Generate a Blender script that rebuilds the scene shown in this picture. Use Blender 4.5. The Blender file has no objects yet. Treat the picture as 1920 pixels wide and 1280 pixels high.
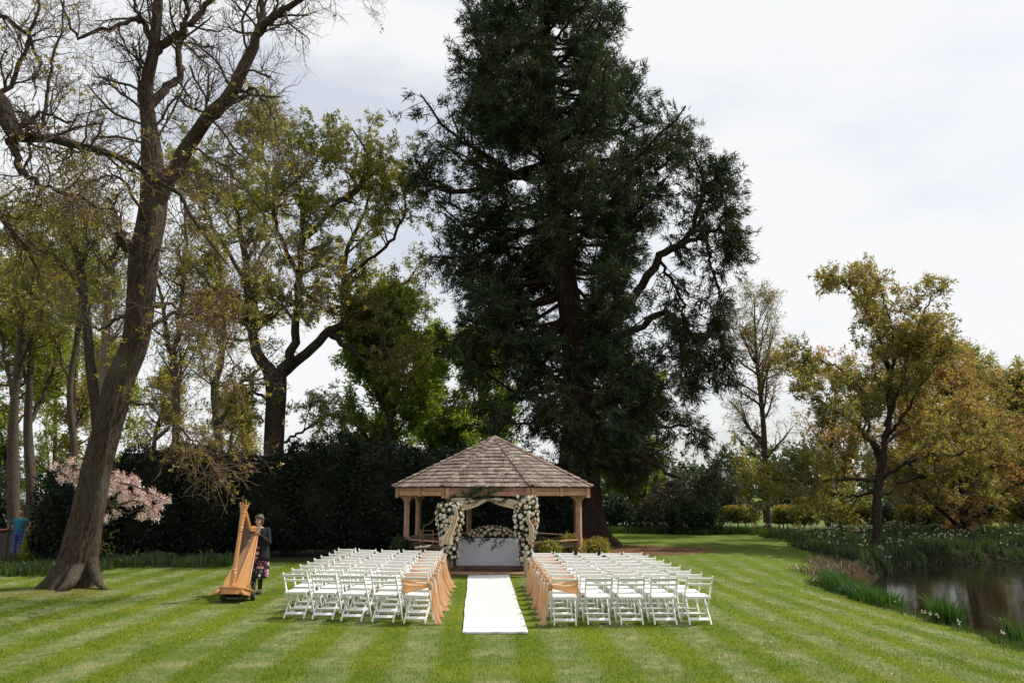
import bpy, bmesh, math, random
import numpy as np
from mathutils import Vector, Matrix, Quaternion

PI = math.pi
R = math.radians
S = bpy.context.scene
COL = S.collection

# ------------------------------------------------------------------ camera, world, sun
CAM_H, TILT, FPX = 2.2, R(10.5), 1500.0
cd = bpy.data.cameras.new('camera')
cd.sensor_width = 36.0
cd.lens = 36.0 * FPX / 1920.0
cd.clip_start, cd.clip_end = 0.1, 3000.0
cam = bpy.data.objects.new('camera', cd)
COL.objects.link(cam)
cam.location = (0, 0, CAM_H)
cam.rotation_euler = (R(90) + TILT, 0, 0)
S.camera = cam

SUN_EL, SUN_AZ = R(54), R(67)
w = bpy.data.worlds.new('World'); S.world = w; w.use_nodes = True
nt = w.node_tree; nt.nodes.clear()
N = nt.nodes.new; L = nt.links.new
wo = N('ShaderNodeOutputWorld'); bg = N('ShaderNodeBackground'); bg.inputs[1].default_value = 0.1
sky = N('ShaderNodeTexSky'); sky.sky_type = 'NISHITA'; sky.sun_disc = False
sky.sun_elevation = SUN_EL; sky.sun_rotation = SUN_AZ
sky.air_density = 1.0; sky.dust_density = 3.0; sky.ozone_density = 1.0
tc = N('ShaderNodeTexCoord'); mp = N('ShaderNodeMapping'); mp.inputs['Scale'].default_value = (1.0, 1.0, 2.6)
mp.inputs['Location'].default_value = (1.37, 0.42, 0.0)
nz = N('ShaderNodeTexNoise'); nz.inputs['Scale'].default_value = 2.1; nz.inputs['Detail'].default_value = 7; nz.inputs['Roughness'].default_value = 0.52
mr = N('ShaderNodeMapRange'); mr.interpolation_type = 'SMOOTHSTEP'
mr.inputs[1].default_value = 0.38; mr.inputs[2].default_value = 0.60; mr.inputs[3].default_value = 0.58; mr.inputs[4].default_value = 0.98
cl = N('ShaderNodeRGB'); cl.outputs[0].default_value = (6.85, 6.92, 7.02, 1)
mx = N('ShaderNodeMix'); mx.data_type = 'RGBA'
L(tc.outputs['Generated'], mp.inputs[0]); L(mp.outputs[0], nz.inputs['Vector']); L(nz.outputs[0], mr.inputs[0])
L(mr.outputs[0], mx.inputs[0]); L(sky.outputs[0], mx.inputs[6]); L(cl.outputs[0], mx.inputs[7])
L(mx.outputs[2], bg.inputs[0]); L(bg.outputs[0], wo.inputs[0])

sd = bpy.data.lights.new('sun', 'SUN'); sd.energy = 3.6; sd.angle = R(0.55); sd.color = (1.0, 0.93, 0.83)
sun = bpy.data.objects.new('sun', sd); COL.objects.link(sun)
TOSUN = Vector((math.sin(SUN_AZ) * math.cos(SUN_EL), math.cos(SUN_AZ) * math.cos(SUN_EL), math.sin(SUN_EL)))
sun.rotation_euler = (-TOSUN).to_track_quat('-Z', 'Y').to_euler()
sun.location = TOSUN * 60

vs = S.view_settings
S.display_settings.display_device = 'sRGB'
vs.view_transform = 'Standard'; vs.look = 'None'; vs.gamma = 1.0; vs.exposure = 0.47; vs.use_curve_mapping = False
S.render.engine = 'CYCLES'
cy = S.cycles
cy.max_bounces = 9; cy.diffuse_bounces = 5; cy.glossy_bounces = 3; cy.transmission_bounces = 6; cy.transparent_max_bounces = 6
cy.caustics_reflective = False; cy.caustics_refractive = False
cy.use_denoising = True

# ------------------------------------------------------------------ measuring helpers
CT, ST = math.cos(TILT), math.sin(TILT)
def ray(u, v):
    a, b = (u - 960) / FPX, (640 - v) / FPX
    return np.array([a, CT - b * ST, ST + b * CT])
def at(u, v, Y):
    """the point seen in direction (u, v) that stands Y metres away"""
    d = ray(u, v)
    return np.array([0, 0, CAM_H]) + d * (Y / d[1])
def onground(u, v, z=0.0):
    d = ray(u, v)
    return np.array([0, 0, CAM_H]) + d * ((z - CAM_H) / d[2])
def z_at(v, Y): return at(960, v, Y)[2]
def x_at(u, Y, v=900): return at(u, v, Y)[0]

POND = np.array([(8.95, 6), (8.9, 14.6), (8.93, 19), (8.8, 22.5), (10.2, 25.6), (12, 28.8), (14.2, 32.2), (17.5, 34.9),
                 (22.8, 36.8), (28, 37.6), (36, 38), (56, 38), (56, 6)], float)
def pond_sd(x, y):
    x = np.asarray(x, float); y = np.asarray(y, float)
    d = np.full(x.shape, 1e9); inside = np.zeros(x.shape, bool)
    for i in range(len(POND)):
        a, b = POND[i], POND[(i + 1) % len(POND)]
        e = b - a
        t = np.clip(((x - a[0]) * e[0] + (y - a[1]) * e[1]) / (e @ e), 0, 1)
        d = np.minimum(d, np.hypot(x - a[0] - t * e[0], y - a[1] - t * e[1]))
        c = ((a[1] > y) != (b[1] > y)) & (x < e[0] * (y - a[1]) / (e[1] if abs(e[1]) > 1e-9 else 1e-9) + a[0])
        inside ^= c
    return np.where(inside, -d, d)
def sstep(a, b, x):
    t = np.clip((x - a) / (b - a), 0, 1); return t * t * (3 - 2 * t)
def gz(x, y):
    """height of the ground"""
    x = np.asarray(x, float); y = np.asarray(y, float)
    d = pond_sd(x, y)
    far = sstep(24, 33, y)
    z = -0.5 * np.clip(1 - d / (6.0 - 2.0 * far), 0, 1) ** 1.4 * (1 - 0.3 * far)
    z = np.where(d < 0, -0.5 - 0.9 * sstep(0, 0.9, -d) * 1.0 + 0.15 * far, z)
    z = z - 0.28 * sstep(-11, -16, x) * sstep(20, 26, y) * (1 - sstep(40, 60, y))
    z = z + 0.012 * np.sin(x * 0.9 + 0.4 * y) * np.sin(y * 0.7 - 0.3 * x) * (d > 0.2)
    return z
def g1(x, y): return float(gz(np.array([x]), np.array([y]))[0])

# ------------------------------------------------------------------ materials
def lin(r, g, b):
    f = lambda c: (c / 255) / 12.92 if c <= 10 else ((c / 255 + 0.055) / 1.055) ** 2.4
    return (f(r), f(g), f(b), 1)
def mat(name):
    m = bpy.data.materials.new(name); m.use_nodes = True
    t = m.node_tree; t.nodes.clear()
    return m, t, t.nodes.new, t.links.new
def c4(c): return tuple(c[:3]) + (1,)
def ramp(n, cols):
    r = n('ShaderNodeValToRGB'); e = r.color_ramp.elements
    while len(e) < len(cols): e.new(0.5)
    for i, (p, c) in enumerate(cols): e[i].position = p; e[i].color = c4(c)
    return r
def plain(name, col, rough=0.6, col2=None, scale=8.0, stretch=(1, 1, 1), bump=0.0, bscale=None, metal=0.0, spec=0.4, island=0.0, detail=5, coord='Object', sheen=0.0):
    m, t, n, l = mat(name)
    o = n('ShaderNodeOutputMaterial'); b = n('ShaderNodeBsdfPrincipled')
    b.inputs['Roughness'].default_value = rough; b.inputs['Metallic'].default_value = metal
    b.inputs['Specular IOR Level'].default_value = spec
    if sheen: b.inputs['Sheen Weight'].default_value = sheen
    tcn = n('ShaderNodeTexCoord'); mpn = n('ShaderNodeMapping'); mpn.inputs['Scale'].default_value = stretch
    l(tcn.outputs[coord], mpn.inputs[0])
    nz = n('ShaderNodeTexNoise'); nz.inputs['Scale'].default_value = scale; nz.inputs['Detail'].default_value = detail; nz.inputs['Roughness'].default_value = 0.6
    l(mpn.outputs[0], nz.inputs['Vector'])
    c2 = col2 or tuple(x * 0.75 for x in col[:3])
    rp = ramp(n, [(0.32, c2), (0.68, col)])
    l(nz.outputs[0], rp.inputs[0])
    out = rp.outputs[0]
    if island:
        g = n('ShaderNodeNewGeometry'); mrn = n('ShaderNodeMapRange')
        oi = n('ShaderNodeObjectInfo'); ad = n('ShaderNodeMath'); ad.operation = 'ADD'; fr = n('ShaderNodeMath'); fr.operation = 'FRACT'
        l(g.outputs['Random Per Island'], ad.inputs[0]); l(oi.outputs['Random'], ad.inputs[1]); l(ad.outputs[0], fr.inputs[0])
        mrn.inputs[3].default_value = 1 - island; mrn.inputs[4].default_value = 1 + island
        l(fr.outputs[0], mrn.inputs[0])
        v = n('ShaderNodeVectorMath'); v.operation = 'SCALE'
        l(out, v.inputs[0]); l(mrn.outputs[0], v.inputs['Scale']); out = v.outputs[0]
    l(out, b.inputs['Base Color'])
    if bump:
        bp = n('ShaderNodeBump'); bp.inputs['Strength'].default_value = bump; bp.inputs['Distance'].default_value = 0.02
        if bscale:
            n2 = n('ShaderNodeTexNoise'); n2.inputs['Scale'].default_value = bscale; n2.inputs['Detail'].default_value = 4
            l(mpn.outputs[0], n2.inputs['Vector']); l(n2.outputs[0], bp.inputs['Height'])
        else: l(nz.outputs[0], bp.inputs['Height'])
        l(bp.outputs[0], b.inputs['Normal'])
    l(b.outputs[0], o.inputs[0])
    return m
def leafmat(name, cols, trans=0.4, gloss=0.05, tcol=1.6, big=0.25, tint=(1.1, 1.0, 0.6)):
    """leaf: colour varies from leaf to leaf and slowly through the crown; light passes through"""
    m, t, n, l = mat(name)
    o = n('ShaderNodeOutputMaterial'); g = n('ShaderNodeNewGeometry')
    nz = n('ShaderNodeTexNoise'); nz.inputs['Scale'].default_value = big; nz.inputs['Detail'].default_value = 3
    l(g.outputs['Position'], nz.inputs['Vector'])
    m1 = n('ShaderNodeMath'); m1.operation = 'MULTIPLY_ADD'; m1.inputs[1].default_value = 0.65; m1.inputs[2].default_value = -0.16
    l(g.outputs['Random Per Island'], m1.inputs[0])
    m2 = n('ShaderNodeMath'); m2.operation = 'ADD'; l(m1.outputs[0], m2.inputs[0])
    m3 = n('ShaderNodeMath'); m3.operation = 'MULTIPLY'; m3.inputs[1].default_value = 0.7; l(nz.outputs[0], m3.inputs[0]); l(m3.outputs[0], m2.inputs[1])
    k = len(cols)
    rp = ramp(n, [(0.05 + 0.9 * i / max(1, k - 1), c) for i, c in enumerate(cols)])
    l(m2.outputs[0], rp.inputs[0])
    d = n('ShaderNodeBsdfDiffuse'); tr = n('ShaderNodeBsdfTranslucent'); gl = n('ShaderNodeBsdfGlossy'); gl.inputs['Roughness'].default_value = 0.45
    sc = n('ShaderNodeVectorMath'); sc.operation = 'MULTIPLY'; sc.inputs[1].default_value = (tcol * tint[0], tcol * tint[1], tcol * tint[2])
    l(rp.outputs[0], d.inputs[0]); l(rp.outputs[0], sc.inputs[0]); l(sc.outputs[0], tr.inputs[0])
    a = n('ShaderNodeMixShader'); a.inputs[0].default_value = trans; l(d.outputs[0], a.inputs[1]); l(tr.outputs[0], a.inputs[2])
    b = n('ShaderNodeMixShader'); b.inputs[0].default_value = gloss; l(a.outputs[0], b.inputs[1]); l(gl.outputs[0], b.inputs[2])
    l(b.outputs[0], o.inputs[0])
    return m
def bark(name, c1, c2, sc=(9, 9, 1.6), bump=0.9, lichen=None, dist=0.05):
    m, t, n, l = mat(name)
    o = n('ShaderNodeOutputMaterial'); b = n('ShaderNodeBsdfPrincipled'); b.inputs['Roughness'].default_value = 0.9; b.inputs['Specular IOR Level'].default_value = 0.15
    tcn = n('ShaderNodeTexCoord'); mpn = n('ShaderNodeMapping'); mpn.inputs['Scale'].default_value = sc; l(tcn.outputs['Object'], mpn.inputs[0])
    wn = n('ShaderNodeTexNoise'); wn.inputs['Scale'].default_value = 2.0; wn.inputs['Detail'].default_value = 8; wn.inputs['Roughness'].default_value = 0.68
    l(mpn.outputs[0], wn.inputs['Vector'])
    vo = n('ShaderNodeTexVoronoi'); vo.feature = 'DISTANCE_TO_EDGE'; vo.inputs['Scale'].default_value = 1.7
    va = n('ShaderNodeVectorMath'); va.operation = 'ADD'; vsn = n('ShaderNodeVectorMath'); vsn.operation = 'SCALE'; vsn.inputs['Scale'].default_value = 0.9
    l(wn.outputs['Color'], vsn.inputs[0]); l(mpn.outputs[0], va.inputs[0]); l(vsn.outputs[0], va.inputs[1]); l(va.outputs[0], vo.inputs['Vector'])
    ad = n('ShaderNodeMath'); ad.operation = 'MULTIPLY_ADD'; ad.inputs[1].default_value = 0.8; l(vo.outputs['Distance'], ad.inputs[0]); l(wn.outputs[0], ad.inputs[2])
    rp = ramp(n, [(0.35, c1), (0.85, c2)]); l(ad.outputs[0], rp.inputs[0])
    out = rp.outputs[0]
    if lichen:
        n2 = n('ShaderNodeTexNoise'); n2.inputs['Scale'].default_value = 1.1; n2.inputs['Detail'].default_value = 6; l(tcn.outputs['Object'], n2.inputs['Vector'])
        mrn = n('ShaderNodeMapRange'); mrn.inputs[1].default_value = 0.5; mrn.inputs[2].default_value = 0.72; l(n2.outputs[0], mrn.inputs[0])
        mxn = n('ShaderNodeMix'); mxn.data_type = 'RGBA'; mxn.inputs[7].default_value = c4(lichen)
        l(mrn.outputs[0], mxn.inputs[0]); l(out, mxn.inputs[6]); out = mxn.outputs[2]
    l(out, b.inputs['Base Color'])
    bp = n('ShaderNodeBump'); bp.inputs['Strength'].default_value = bump; bp.inputs['Distance'].default_value = dist
    l(ad.outputs[0], bp.inputs['Height']); l(bp.outputs[0], b.inputs['Normal']); l(b.outputs[0], o.inputs[0])
    return m

def lawn_nodes(n, l):
    """colour of the lawn: mowing stripes beside the aisle with their sheen painted in, dry flecks, worn patches, the field beyond"""
    g = n('ShaderNodeNewGeometry'); sp = n('ShaderNodeSeparateXYZ'); l(g.outputs['Position'], sp.inputs[0])
    def math_(op, a, b=None, c=None):
        q = n('ShaderNodeMath'); q.operation = op
        for i, s in enumerate((a, b, c)):
            if s is None: continue
            if isinstance(s, (int, float)): q.inputs[i].default_value = s
            else: l(s, q.inputs[i])
        return q.outputs[0]
    def noise(scale, detail=3, rough=0.55, vec=None):
        q = n('ShaderNodeTexNoise'); q.inputs['Scale'].default_value = scale; q.inputs['Detail'].default_value = detail; q.inputs['Roughness'].default_value = rough
        l(vec or g.outputs['Position'], q.inputs['Vector']); return q.outputs[0]
    def smooth(x, a, b, lo=0.0, hi=1.0):
        q = n('ShaderNodeMapRange'); q.interpolation_type = 'SMOOTHSTEP'
        q.inputs[1].default_value = a; q.inputs[2].default_value = b; q.inputs[3].default_value = lo; q.inputs[4].default_value = hi
        l(x, q.inputs[0]); return q.outputs[0]
    def mix(f, a, b):
        q = n('ShaderNodeMix'); q.data_type = 'RGBA'
        if isinstance(f, (int, float)): q.inputs[0].default_value = f
        else: l(f, q.inputs[0])
        for i, s in ((6, a), (7, b)):
            if isinstance(s, tuple): q.inputs[i].default_value = c4(s)
            else: l(s, q.inputs[i])
        return q.outputs[2]
    x, y = sp.outputs[0], sp.outputs[1]
    c = math_('ADD', x, math_('MULTIPLY', y, 0.041))
    c = math_('ADD', c, math_('MULTIPLY', noise(0.35, 3), 0.34))
    c = math_('ADD', c, math_('MULTIPLY', noise(9.0, 4, 0.7), 0.30))
    s = math_('COSINE', math_('MULTIPLY', math_('SUBTRACT', c, 0.21 + 0.32), 2 * PI / 1.03))
    s = smooth(s, -0.75, 0.75)
    amp = smooth(noise(0.8, 4, 0.6), 0.34, 0.64, 0.3, 1.0)
    amp = math_('MULTIPLY', amp, smooth(y, 22, 34, 1.0, 0.45))
    s = math_('MULTIPLY', s, amp)
    dark = mix(smooth(noise(0.45, 3), 0.35, 0.65), (0.072, 0.116, 0.006), (0.12, 0.155, 0.007))
    dark = mix(smooth(noise(26, 3), 0.35, 0.75, 0, 0.55), dark, (0.125, 0.165, 0.02))
    light = mix(smooth(noise(5, 5, 0.7), 0.35, 0.7), (0.10, 0.155, 0.045), (0.23, 0.235, 0.105))
    light = mix(smooth(noise(1.6, 4, 0.7), 0.48, 0.68, 0, 0.75), light, mix(smooth(noise(30, 3, 0.7), 0.4, 0.7), (0.21, 0.215, 0.085), (0.34, 0.31, 0.16)))
    col = mix(s, dark, light)  # stripe sheen of bent blades painted in as lighter and darker green
    col = mix(smooth(noise(0.9, 5, 0.65), 0.57, 0.75, 0, 0.5), col, (0.185, 0.172, 0.05))
    col = mix(smooth(noise(3.0, 5, 0.7), 0.5, 0.72, 0, 0.32), col, (0.20, 0.19, 0.075))
    col = mix(smooth(noise(2.1, 4, 0.6), 0.5, 0.32, 0, 0.35), col, (0.045, 0.10, 0.012))
    # farther back the turf colour shifts to a deeper green
    col = mix(smooth(y, 19, 30, 0, 0.35), col, (0.065, 0.125, 0.012))
    return dict(col=col, x=x, y=y, math=math_, noise=noise, smooth=smooth, mix=mix, g=g)

def make_ground_mat():
    m, t, n, l = mat('turf')
    o = n('ShaderNodeOutputMaterial'); b = n('ShaderNodeBsdfPrincipled'); b.inputs['Roughness'].default_value = 0.95; b.inputs['Specular IOR Level'].default_value = 0.1
    q = lawn_nodes(n, l); math_, noise, smooth, mix = q['math'], q['noise'], q['smooth'], q['mix']
    col, x, y = q['col'], q['x'], q['y']
    # bare earth and needles below the big conifer
    ex = math_('DIVIDE', math_('SUBTRACT', x, 4.2), 3.6); ey = math_('DIVIDE', math_('SUBTRACT', y, 30.8), 2.9)
    r = math_('SQRT', math_('ADD', math_('MULTIPLY', ex, ex), math_('MULTIPLY', ey, ey)))
    r = math_('ADD', r, math_('MULTIPLY', math_('SUBTRACT', noise(0.7, 5, 0.7), 0.5), 0.9))
    earth = mix(smooth(noise(6, 6, 0.75), 0.35, 0.65), (0.045, 0.022, 0.012), (0.22, 0.115, 0.06))
    col = mix(smooth(r, 0.82, 1.0, 1, 0), col, earth)
    # worn ground round the leaning trunk
    ex = math_('DIVIDE', math_('ADD', x, 10.1), 1.7); ey = math_('DIVIDE', math_('SUBTRACT', y, 18.2), 1.3)
    r = math_('SQRT', math_('ADD', math_('MULTIPLY', ex, ex), math_('MULTIPLY', ey, ey)))
    r = math_('ADD', r, math_('MULTIPLY', math_('SUBTRACT', noise(1.5, 5, 0.7), 0.5), 1.1))
    col = mix(smooth(r, 0.3, 0.9, 0.55, 0), col, mix(noise(9, 5), (0.07, 0.06, 0.025), (0.25, 0.17, 0.08)))
    # soil below hedge and shrubs, rough field behind
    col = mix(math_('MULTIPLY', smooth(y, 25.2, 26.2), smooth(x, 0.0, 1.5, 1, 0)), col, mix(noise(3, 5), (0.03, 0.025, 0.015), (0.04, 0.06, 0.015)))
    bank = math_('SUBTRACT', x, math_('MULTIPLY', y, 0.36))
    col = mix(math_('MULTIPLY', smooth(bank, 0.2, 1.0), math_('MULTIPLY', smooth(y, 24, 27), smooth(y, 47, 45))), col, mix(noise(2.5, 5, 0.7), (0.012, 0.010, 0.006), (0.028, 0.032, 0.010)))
    col = mix(smooth(y, 46.5, 48.5), col, mix(noise(0.25, 6, 0.7), (0.075, 0.125, 0.02), (0.13, 0.18, 0.04)))
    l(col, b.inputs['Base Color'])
    bp = n('ShaderNodeBump'); bp.inputs['Strength'].default_value = 0.7; bp.inputs['Distance'].default_value = 0.03
    l(noise(38, 4, 0.7), bp.inputs['Height']); l(bp.outputs[0], b.inputs['Normal']); l(b.outputs[0], o.inputs[0])
    return m
def make_blade_mat():
    m, t, n, l = mat('grass_blade')
    o = n('ShaderNodeOutputMaterial'); q = lawn_nodes(n, l)
    mr = n('ShaderNodeMapRange'); mr.inputs[3].default_value = 0.75; mr.inputs[4].default_value = 1.5; l(q['g'].outputs['Random Per Island'], mr.inputs[0])
    v = n('ShaderNodeVectorMath'); v.operation = 'SCALE'; l(q['col'], v.inputs[0]); l(mr.outputs[0], v.inputs['Scale'])
    d = n('ShaderNodeBsdfDiffuse'); tr = n('ShaderNodeBsdfTranslucent'); l(v.outputs[0], d.inputs[0]); l(v.outputs[0], tr.inputs[0])
    a = n('ShaderNodeMixShader'); a.inputs[0].default_value = 0.35; l(d.outputs[0], a.inputs[1]); l(tr.outputs[0], a.inputs[2]); l(a.outputs[0], o.inputs[0])
    return m
def make_water():
    m, t, n, l = mat('pond_water')
    o = n('ShaderNodeOutputMaterial'); b = n('ShaderNodeBsdfPrincipled')
    b.inputs['Base Color'].default_value = (0.010, 0.009, 0.005, 1); b.inputs['Roughness'].default_value = 0.05; b.inputs['IOR'].default_value = 1.33
    g = n('ShaderNodeNewGeometry'); mpn = n('ShaderNodeMapping'); mpn.inputs['Scale'].default_value = (1.0, 2.2, 1)
    l(g.outputs['Position'], mpn.inputs[0])
    nz = n('ShaderNodeTexNoise'); nz.inputs['Scale'].default_value = 2.4; nz.inputs['Detail'].default_value = 4; l(mpn.outputs[0], nz.inputs['Vector'])
    bp = n('ShaderNodeBump'); bp.inputs['Strength'].default_value = 0.12; bp.inputs['Distance'].default_value = 0.04; l(nz.outputs[0], bp.inputs['Height'])
    l(bp.outputs[0], b.inputs['Normal']); l(b.outputs[0], o.inputs[0])
    return m
def make_dress():
    m, t, n, l = mat('floral_cloth')
    o = n('ShaderNodeOutputMaterial'); b = n('ShaderNodeBsdfPrincipled'); b.inputs['Roughness'].default_value = 0.8
    tcn = n('ShaderNodeTexCoord')
    v = n('ShaderNodeTexVoronoi'); v.inputs['Scale'].default_value = 13; v.inputs['Randomness'].default_value = 1.0; l(tcn.outputs['Object'], v.inputs['Vector'])
    rp = ramp(n, [(0.0, (0.75, 0.35, 0.32)), (0.35, (0.8, 0.7, 0.66)), (0.6, (0.55, 0.12, 0.14)), (0.8, (0.25, 0.12, 0.3))]); rp.color_ramp.interpolation = 'CONSTANT'
    sc = n('ShaderNodeSeparateColor'); l(v.outputs['Color'], sc.inputs[0]); l(sc.outputs[0], rp.inputs[0])
    mr = n('ShaderNodeMapRange'); mr.inputs[1].default_value = 0.36; mr.inputs[2].default_value = 0.44; mr.inputs[3].default_value = 1; mr.inputs[4].default_value = 0
    l(v.outputs['Distance'], mr.inputs[0])
    mx = n('ShaderNodeMix'); mx.data_type = 'RGBA'; mx.inputs[6].default_value = (0.008, 0.008, 0.011, 1); l(mr.outputs[0], mx.inputs[0]); l(rp.outputs[0], mx.inputs[7])
    l(mx.outputs[2], b.inputs['Base Color']); l(b.outputs[0], o.inputs[0])
    return m
def cloth(name, col, trans=0.25, col2=None, scale=20, stretch=(1, 1, 1), weave=0.15):
    m, t, n, l = mat(name)
    o = n('ShaderNodeOutputMaterial'); tcn = n('ShaderNodeTexCoord'); mpn = n('ShaderNodeMapping'); mpn.inputs['Scale'].default_value = stretch; l(tcn.outputs['Object'], mpn.inputs[0])
    nz = n('ShaderNodeTexNoise'); nz.inputs['Scale'].default_value = scale; nz.inputs['Detail'].default_value = 4; l(mpn.outputs[0], nz.inputs['Vector'])
    rp = ramp(n, [(0.3, col2 or tuple(x * 0.88 for x in col)), (0.7, col)]); l(nz.outputs[0], rp.inputs[0])
    d = n('ShaderNodeBsdfDiffuse'); d.inputs['Roughness'].default_value = 0.8; tr = n('ShaderNodeBsdfTranslucent')
    bp = n('ShaderNodeBump'); bp.inputs['Strength'].default_value = weave; bp.inputs['Distance'].default_value = 0.01; l(nz.outputs[0], bp.inputs['Height']); l(bp.outputs[0], d.inputs['Normal'])
    l(rp.outputs[0], d.inputs[0]); l(rp.outputs[0], tr.inputs[0])
    a = n('ShaderNodeMixShader'); a.inputs[0].default_value = trans; l(d.outputs[0], a.inputs[1]); l(tr.outputs[0], a.inputs[2]); l(a.outputs[0], o.inputs[0])
    return m

M = {}
M['turf'] = make_ground_mat(); M['blade'] = make_blade_mat(); M['water'] = make_water()
M['white_wood'] = plain('white_painted_wood', (0.85, 0.85, 0.83), 0.42, (0.78, 0.78, 0.76), 30, (1, 1, 1), 0.06, island=0.04)
M['cedar'] = plain('cedar_boards', (0.52, 0.315, 0.215), 0.75, (0.36, 0.19, 0.115), 5, (1, 1, 1), 0.25, 30, island=0.12)
M['shingle'] = plain('weathered_shingle', (0.28, 0.218, 0.18), 0.9, (0.10, 0.076, 0.062), 5, (1, 1, 1), 0.5, 26, island=0.34)
M['roof_base'] = plain('roof_deck', (0.06, 0.04, 0.03), 0.9)
M['deck'] = plain('deck_boards', (0.16, 0.10, 0.065), 0.8, (0.09, 0.055, 0.035), 4, (1, 1, 1), 0.3, 25, island=0.2)
M['runner'] = cloth('white_runner', (0.70, 0.70, 0.69), 0.0, (0.62, 0.62, 0.61), 1.6)
M['tablecloth'] = cloth('lilac_white_linen', (0.74, 0.73, 0.80), 0.1, (0.69, 0.68, 0.76), 3)
M['sash'] = cloth('peach_chiffon', (0.88, 0.63, 0.41), 0.52, (0.77, 0.51, 0.30), 16, (5, 5, 0.6))
M['drape'] = cloth('ivory_chiffon', (0.88, 0.79, 0.62), 0.35, (0.80, 0.69, 0.51), 16, (5, 5, 0.6))
M['ribbon'] = cloth('white_ribbon', (0.84, 0.80, 0.74), 0.15)
M['rose_white'] = cloth('white_petal', (0.90, 0.88, 0.83), 0.25, (0.85, 0.81, 0.72))
M['rose_ivory'] = cloth('ivory_petal', (0.86, 0.77, 0.61), 0.25, (0.78, 0.66, 0.47))
M['rose_peach'] = cloth('peach_petal', (0.76, 0.47, 0.32), 0.2, (0.66, 0.36, 0.22))
M['ivy'] = leafmat('ivy_leaf', [(0.015, 0.035, 0.012), (0.03, 0.065, 0.02), (0.06, 0.10, 0.035)], 0.25, 0.08, big=6)
M['harp_wood'] = plain('maple_varnish', (0.58, 0.28, 0.10), 0.35, (0.46, 0.20, 0.065), 7, (6, 6, 0.8), 0.03, spec=0.5)
M['harp_board'] = plain('spruce_board', (0.62, 0.34, 0.14), 0.38, (0.53, 0.27, 0.10), 7, (8, 8, 0.6), 0.03, spec=0.5)
M['harp_string'] = plain('harp_string', (0.22, 0.14, 0.12), 0.5)
M['black'] = plain('black_rubber', (0.012, 0.012, 0.013), 0.6)
M['steel'] = plain('steel', (0.45, 0.45, 0.46), 0.35, metal=0.8)
M['bronze'] = plain('bronze_stand', (0.07, 0.045, 0.03), 0.5, metal=0.4)
M['gold'] = plain('gilded_wood', (0.36, 0.24, 0.09), 0.45)
M['skin'] = plain('skin', (0.58, 0.33, 0.235), 0.55, (0.52, 0.28, 0.20), 12)
M['hair_brown'] = plain('brown_hair', (0.105, 0.068, 0.045), 0.5, (0.055, 0.035, 0.024), 18, (6, 6, 1), 0.4)
M['hair_ginger'] = plain('sandy_hair', (0.33, 0.16, 0.07), 0.5, (0.22, 0.10, 0.04), 18, (6, 6, 1), 0.4)
M['cardigan'] = plain('navy_knit', (0.010, 0.012, 0.018), 0.9, None, 40, bump=0.2)
M['dress'] = make_dress()
M['teal'] = plain('teal_cotton', (0.02, 0.16, 0.22), 0.85, (0.012, 0.11, 0.16), 9)
M['blue'] = plain('blue_denim', (0.06, 0.09, 0.32), 0.85, (0.04, 0.06, 0.22), 9)
M['lips'] = plain('lips', (0.42, 0.12, 0.10), 0.5)
M['cream'] = plain('white_canvas', (0.72, 0.72, 0.70), 0.8, (0.62, 0.62, 0.61), 4)
M['brick'] = plain('red_brick', (0.34, 0.13, 0.08), 0.9, (0.22, 0.08, 0.05), 12, bump=0.4, island=0.25)
M['iron'] = plain('painted_iron', (0.03, 0.028, 0.028), 0.5)
M['lampglass'] = plain('frosted_glass', (0.28, 0.26, 0.25), 0.25)
# barks
M['bark_lean'] = bark('ridged_bark', (0.018, 0.012, 0.009), (0.125, 0.09, 0.066), (11, 11, 2.4), 1.0, (0.12, 0.105, 0.075), 0.05)
M['bark_oak'] = bark('oak_bark', (0.018, 0.014, 0.011), (0.085, 0.066, 0.05), (8, 8, 2.0), 0.9)
M['bark_slim'] = bark('grey_bark', (0.035, 0.027, 0.02), (0.13, 0.10, 0.075), (10, 10, 3.0), 0.6)
M['bark_pale'] = bark('pale_bark', (0.12, 0.09, 0.065), (0.30, 0.24, 0.18), (10, 10, 4.0), 0.5)
M['bark_red'] = bark('fibrous_red_bark', (0.014, 0.009, 0.007), (0.075, 0.045, 0.033), (6, 6, 0.45), 1.0, None, 0.10)
M['twig'] = plain('twig', (0.105, 0.068, 0.045), 0.85, (0.06, 0.038, 0.026), 3)
M['twig_pale'] = plain('pale_twig', (0.25, 0.17, 0.085), 0.85, (0.14, 0.09, 0.05), 3)
# leaves
M['lf_bud'] = leafmat('opening_bud', [(0.17, 0.15, 0.02), (0.26, 0.22, 0.03), (0.30, 0.26, 0.05)], 0.5, big=1.0)
M['lf_oak'] = leafmat('young_oak_leaf', [(0.08, 0.14, 0.022), (0.155, 0.195, 0.034), (0.235, 0.225, 0.045), (0.29, 0.21, 0.06)], 0.58)
M['lf_oak2'] = leafmat('bronze_oak_leaf', [(0.085, 0.13, 0.02), (0.15, 0.175, 0.032), (0.23, 0.19, 0.05), (0.31, 0.175, 0.085)], 0.58)
M['lf_chestnut'] = leafmat('chestnut_leaf', [(0.05, 0.125, 0.018), (0.11, 0.20, 0.025), (0.20, 0.26, 0.03), (0.27, 0.27, 0.04)], 0.6)
M['lf_lime'] = leafmat('lime_green_leaf', [(0.08, 0.135, 0.015), (0.17, 0.225, 0.025), (0.28, 0.28, 0.034)], 0.6)
M['lf_thin'] = leafmat('small_spring_leaf', [(0.115, 0.145, 0.025), (0.215, 0.205, 0.034), (0.28, 0.235, 0.056)], 0.58)
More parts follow.
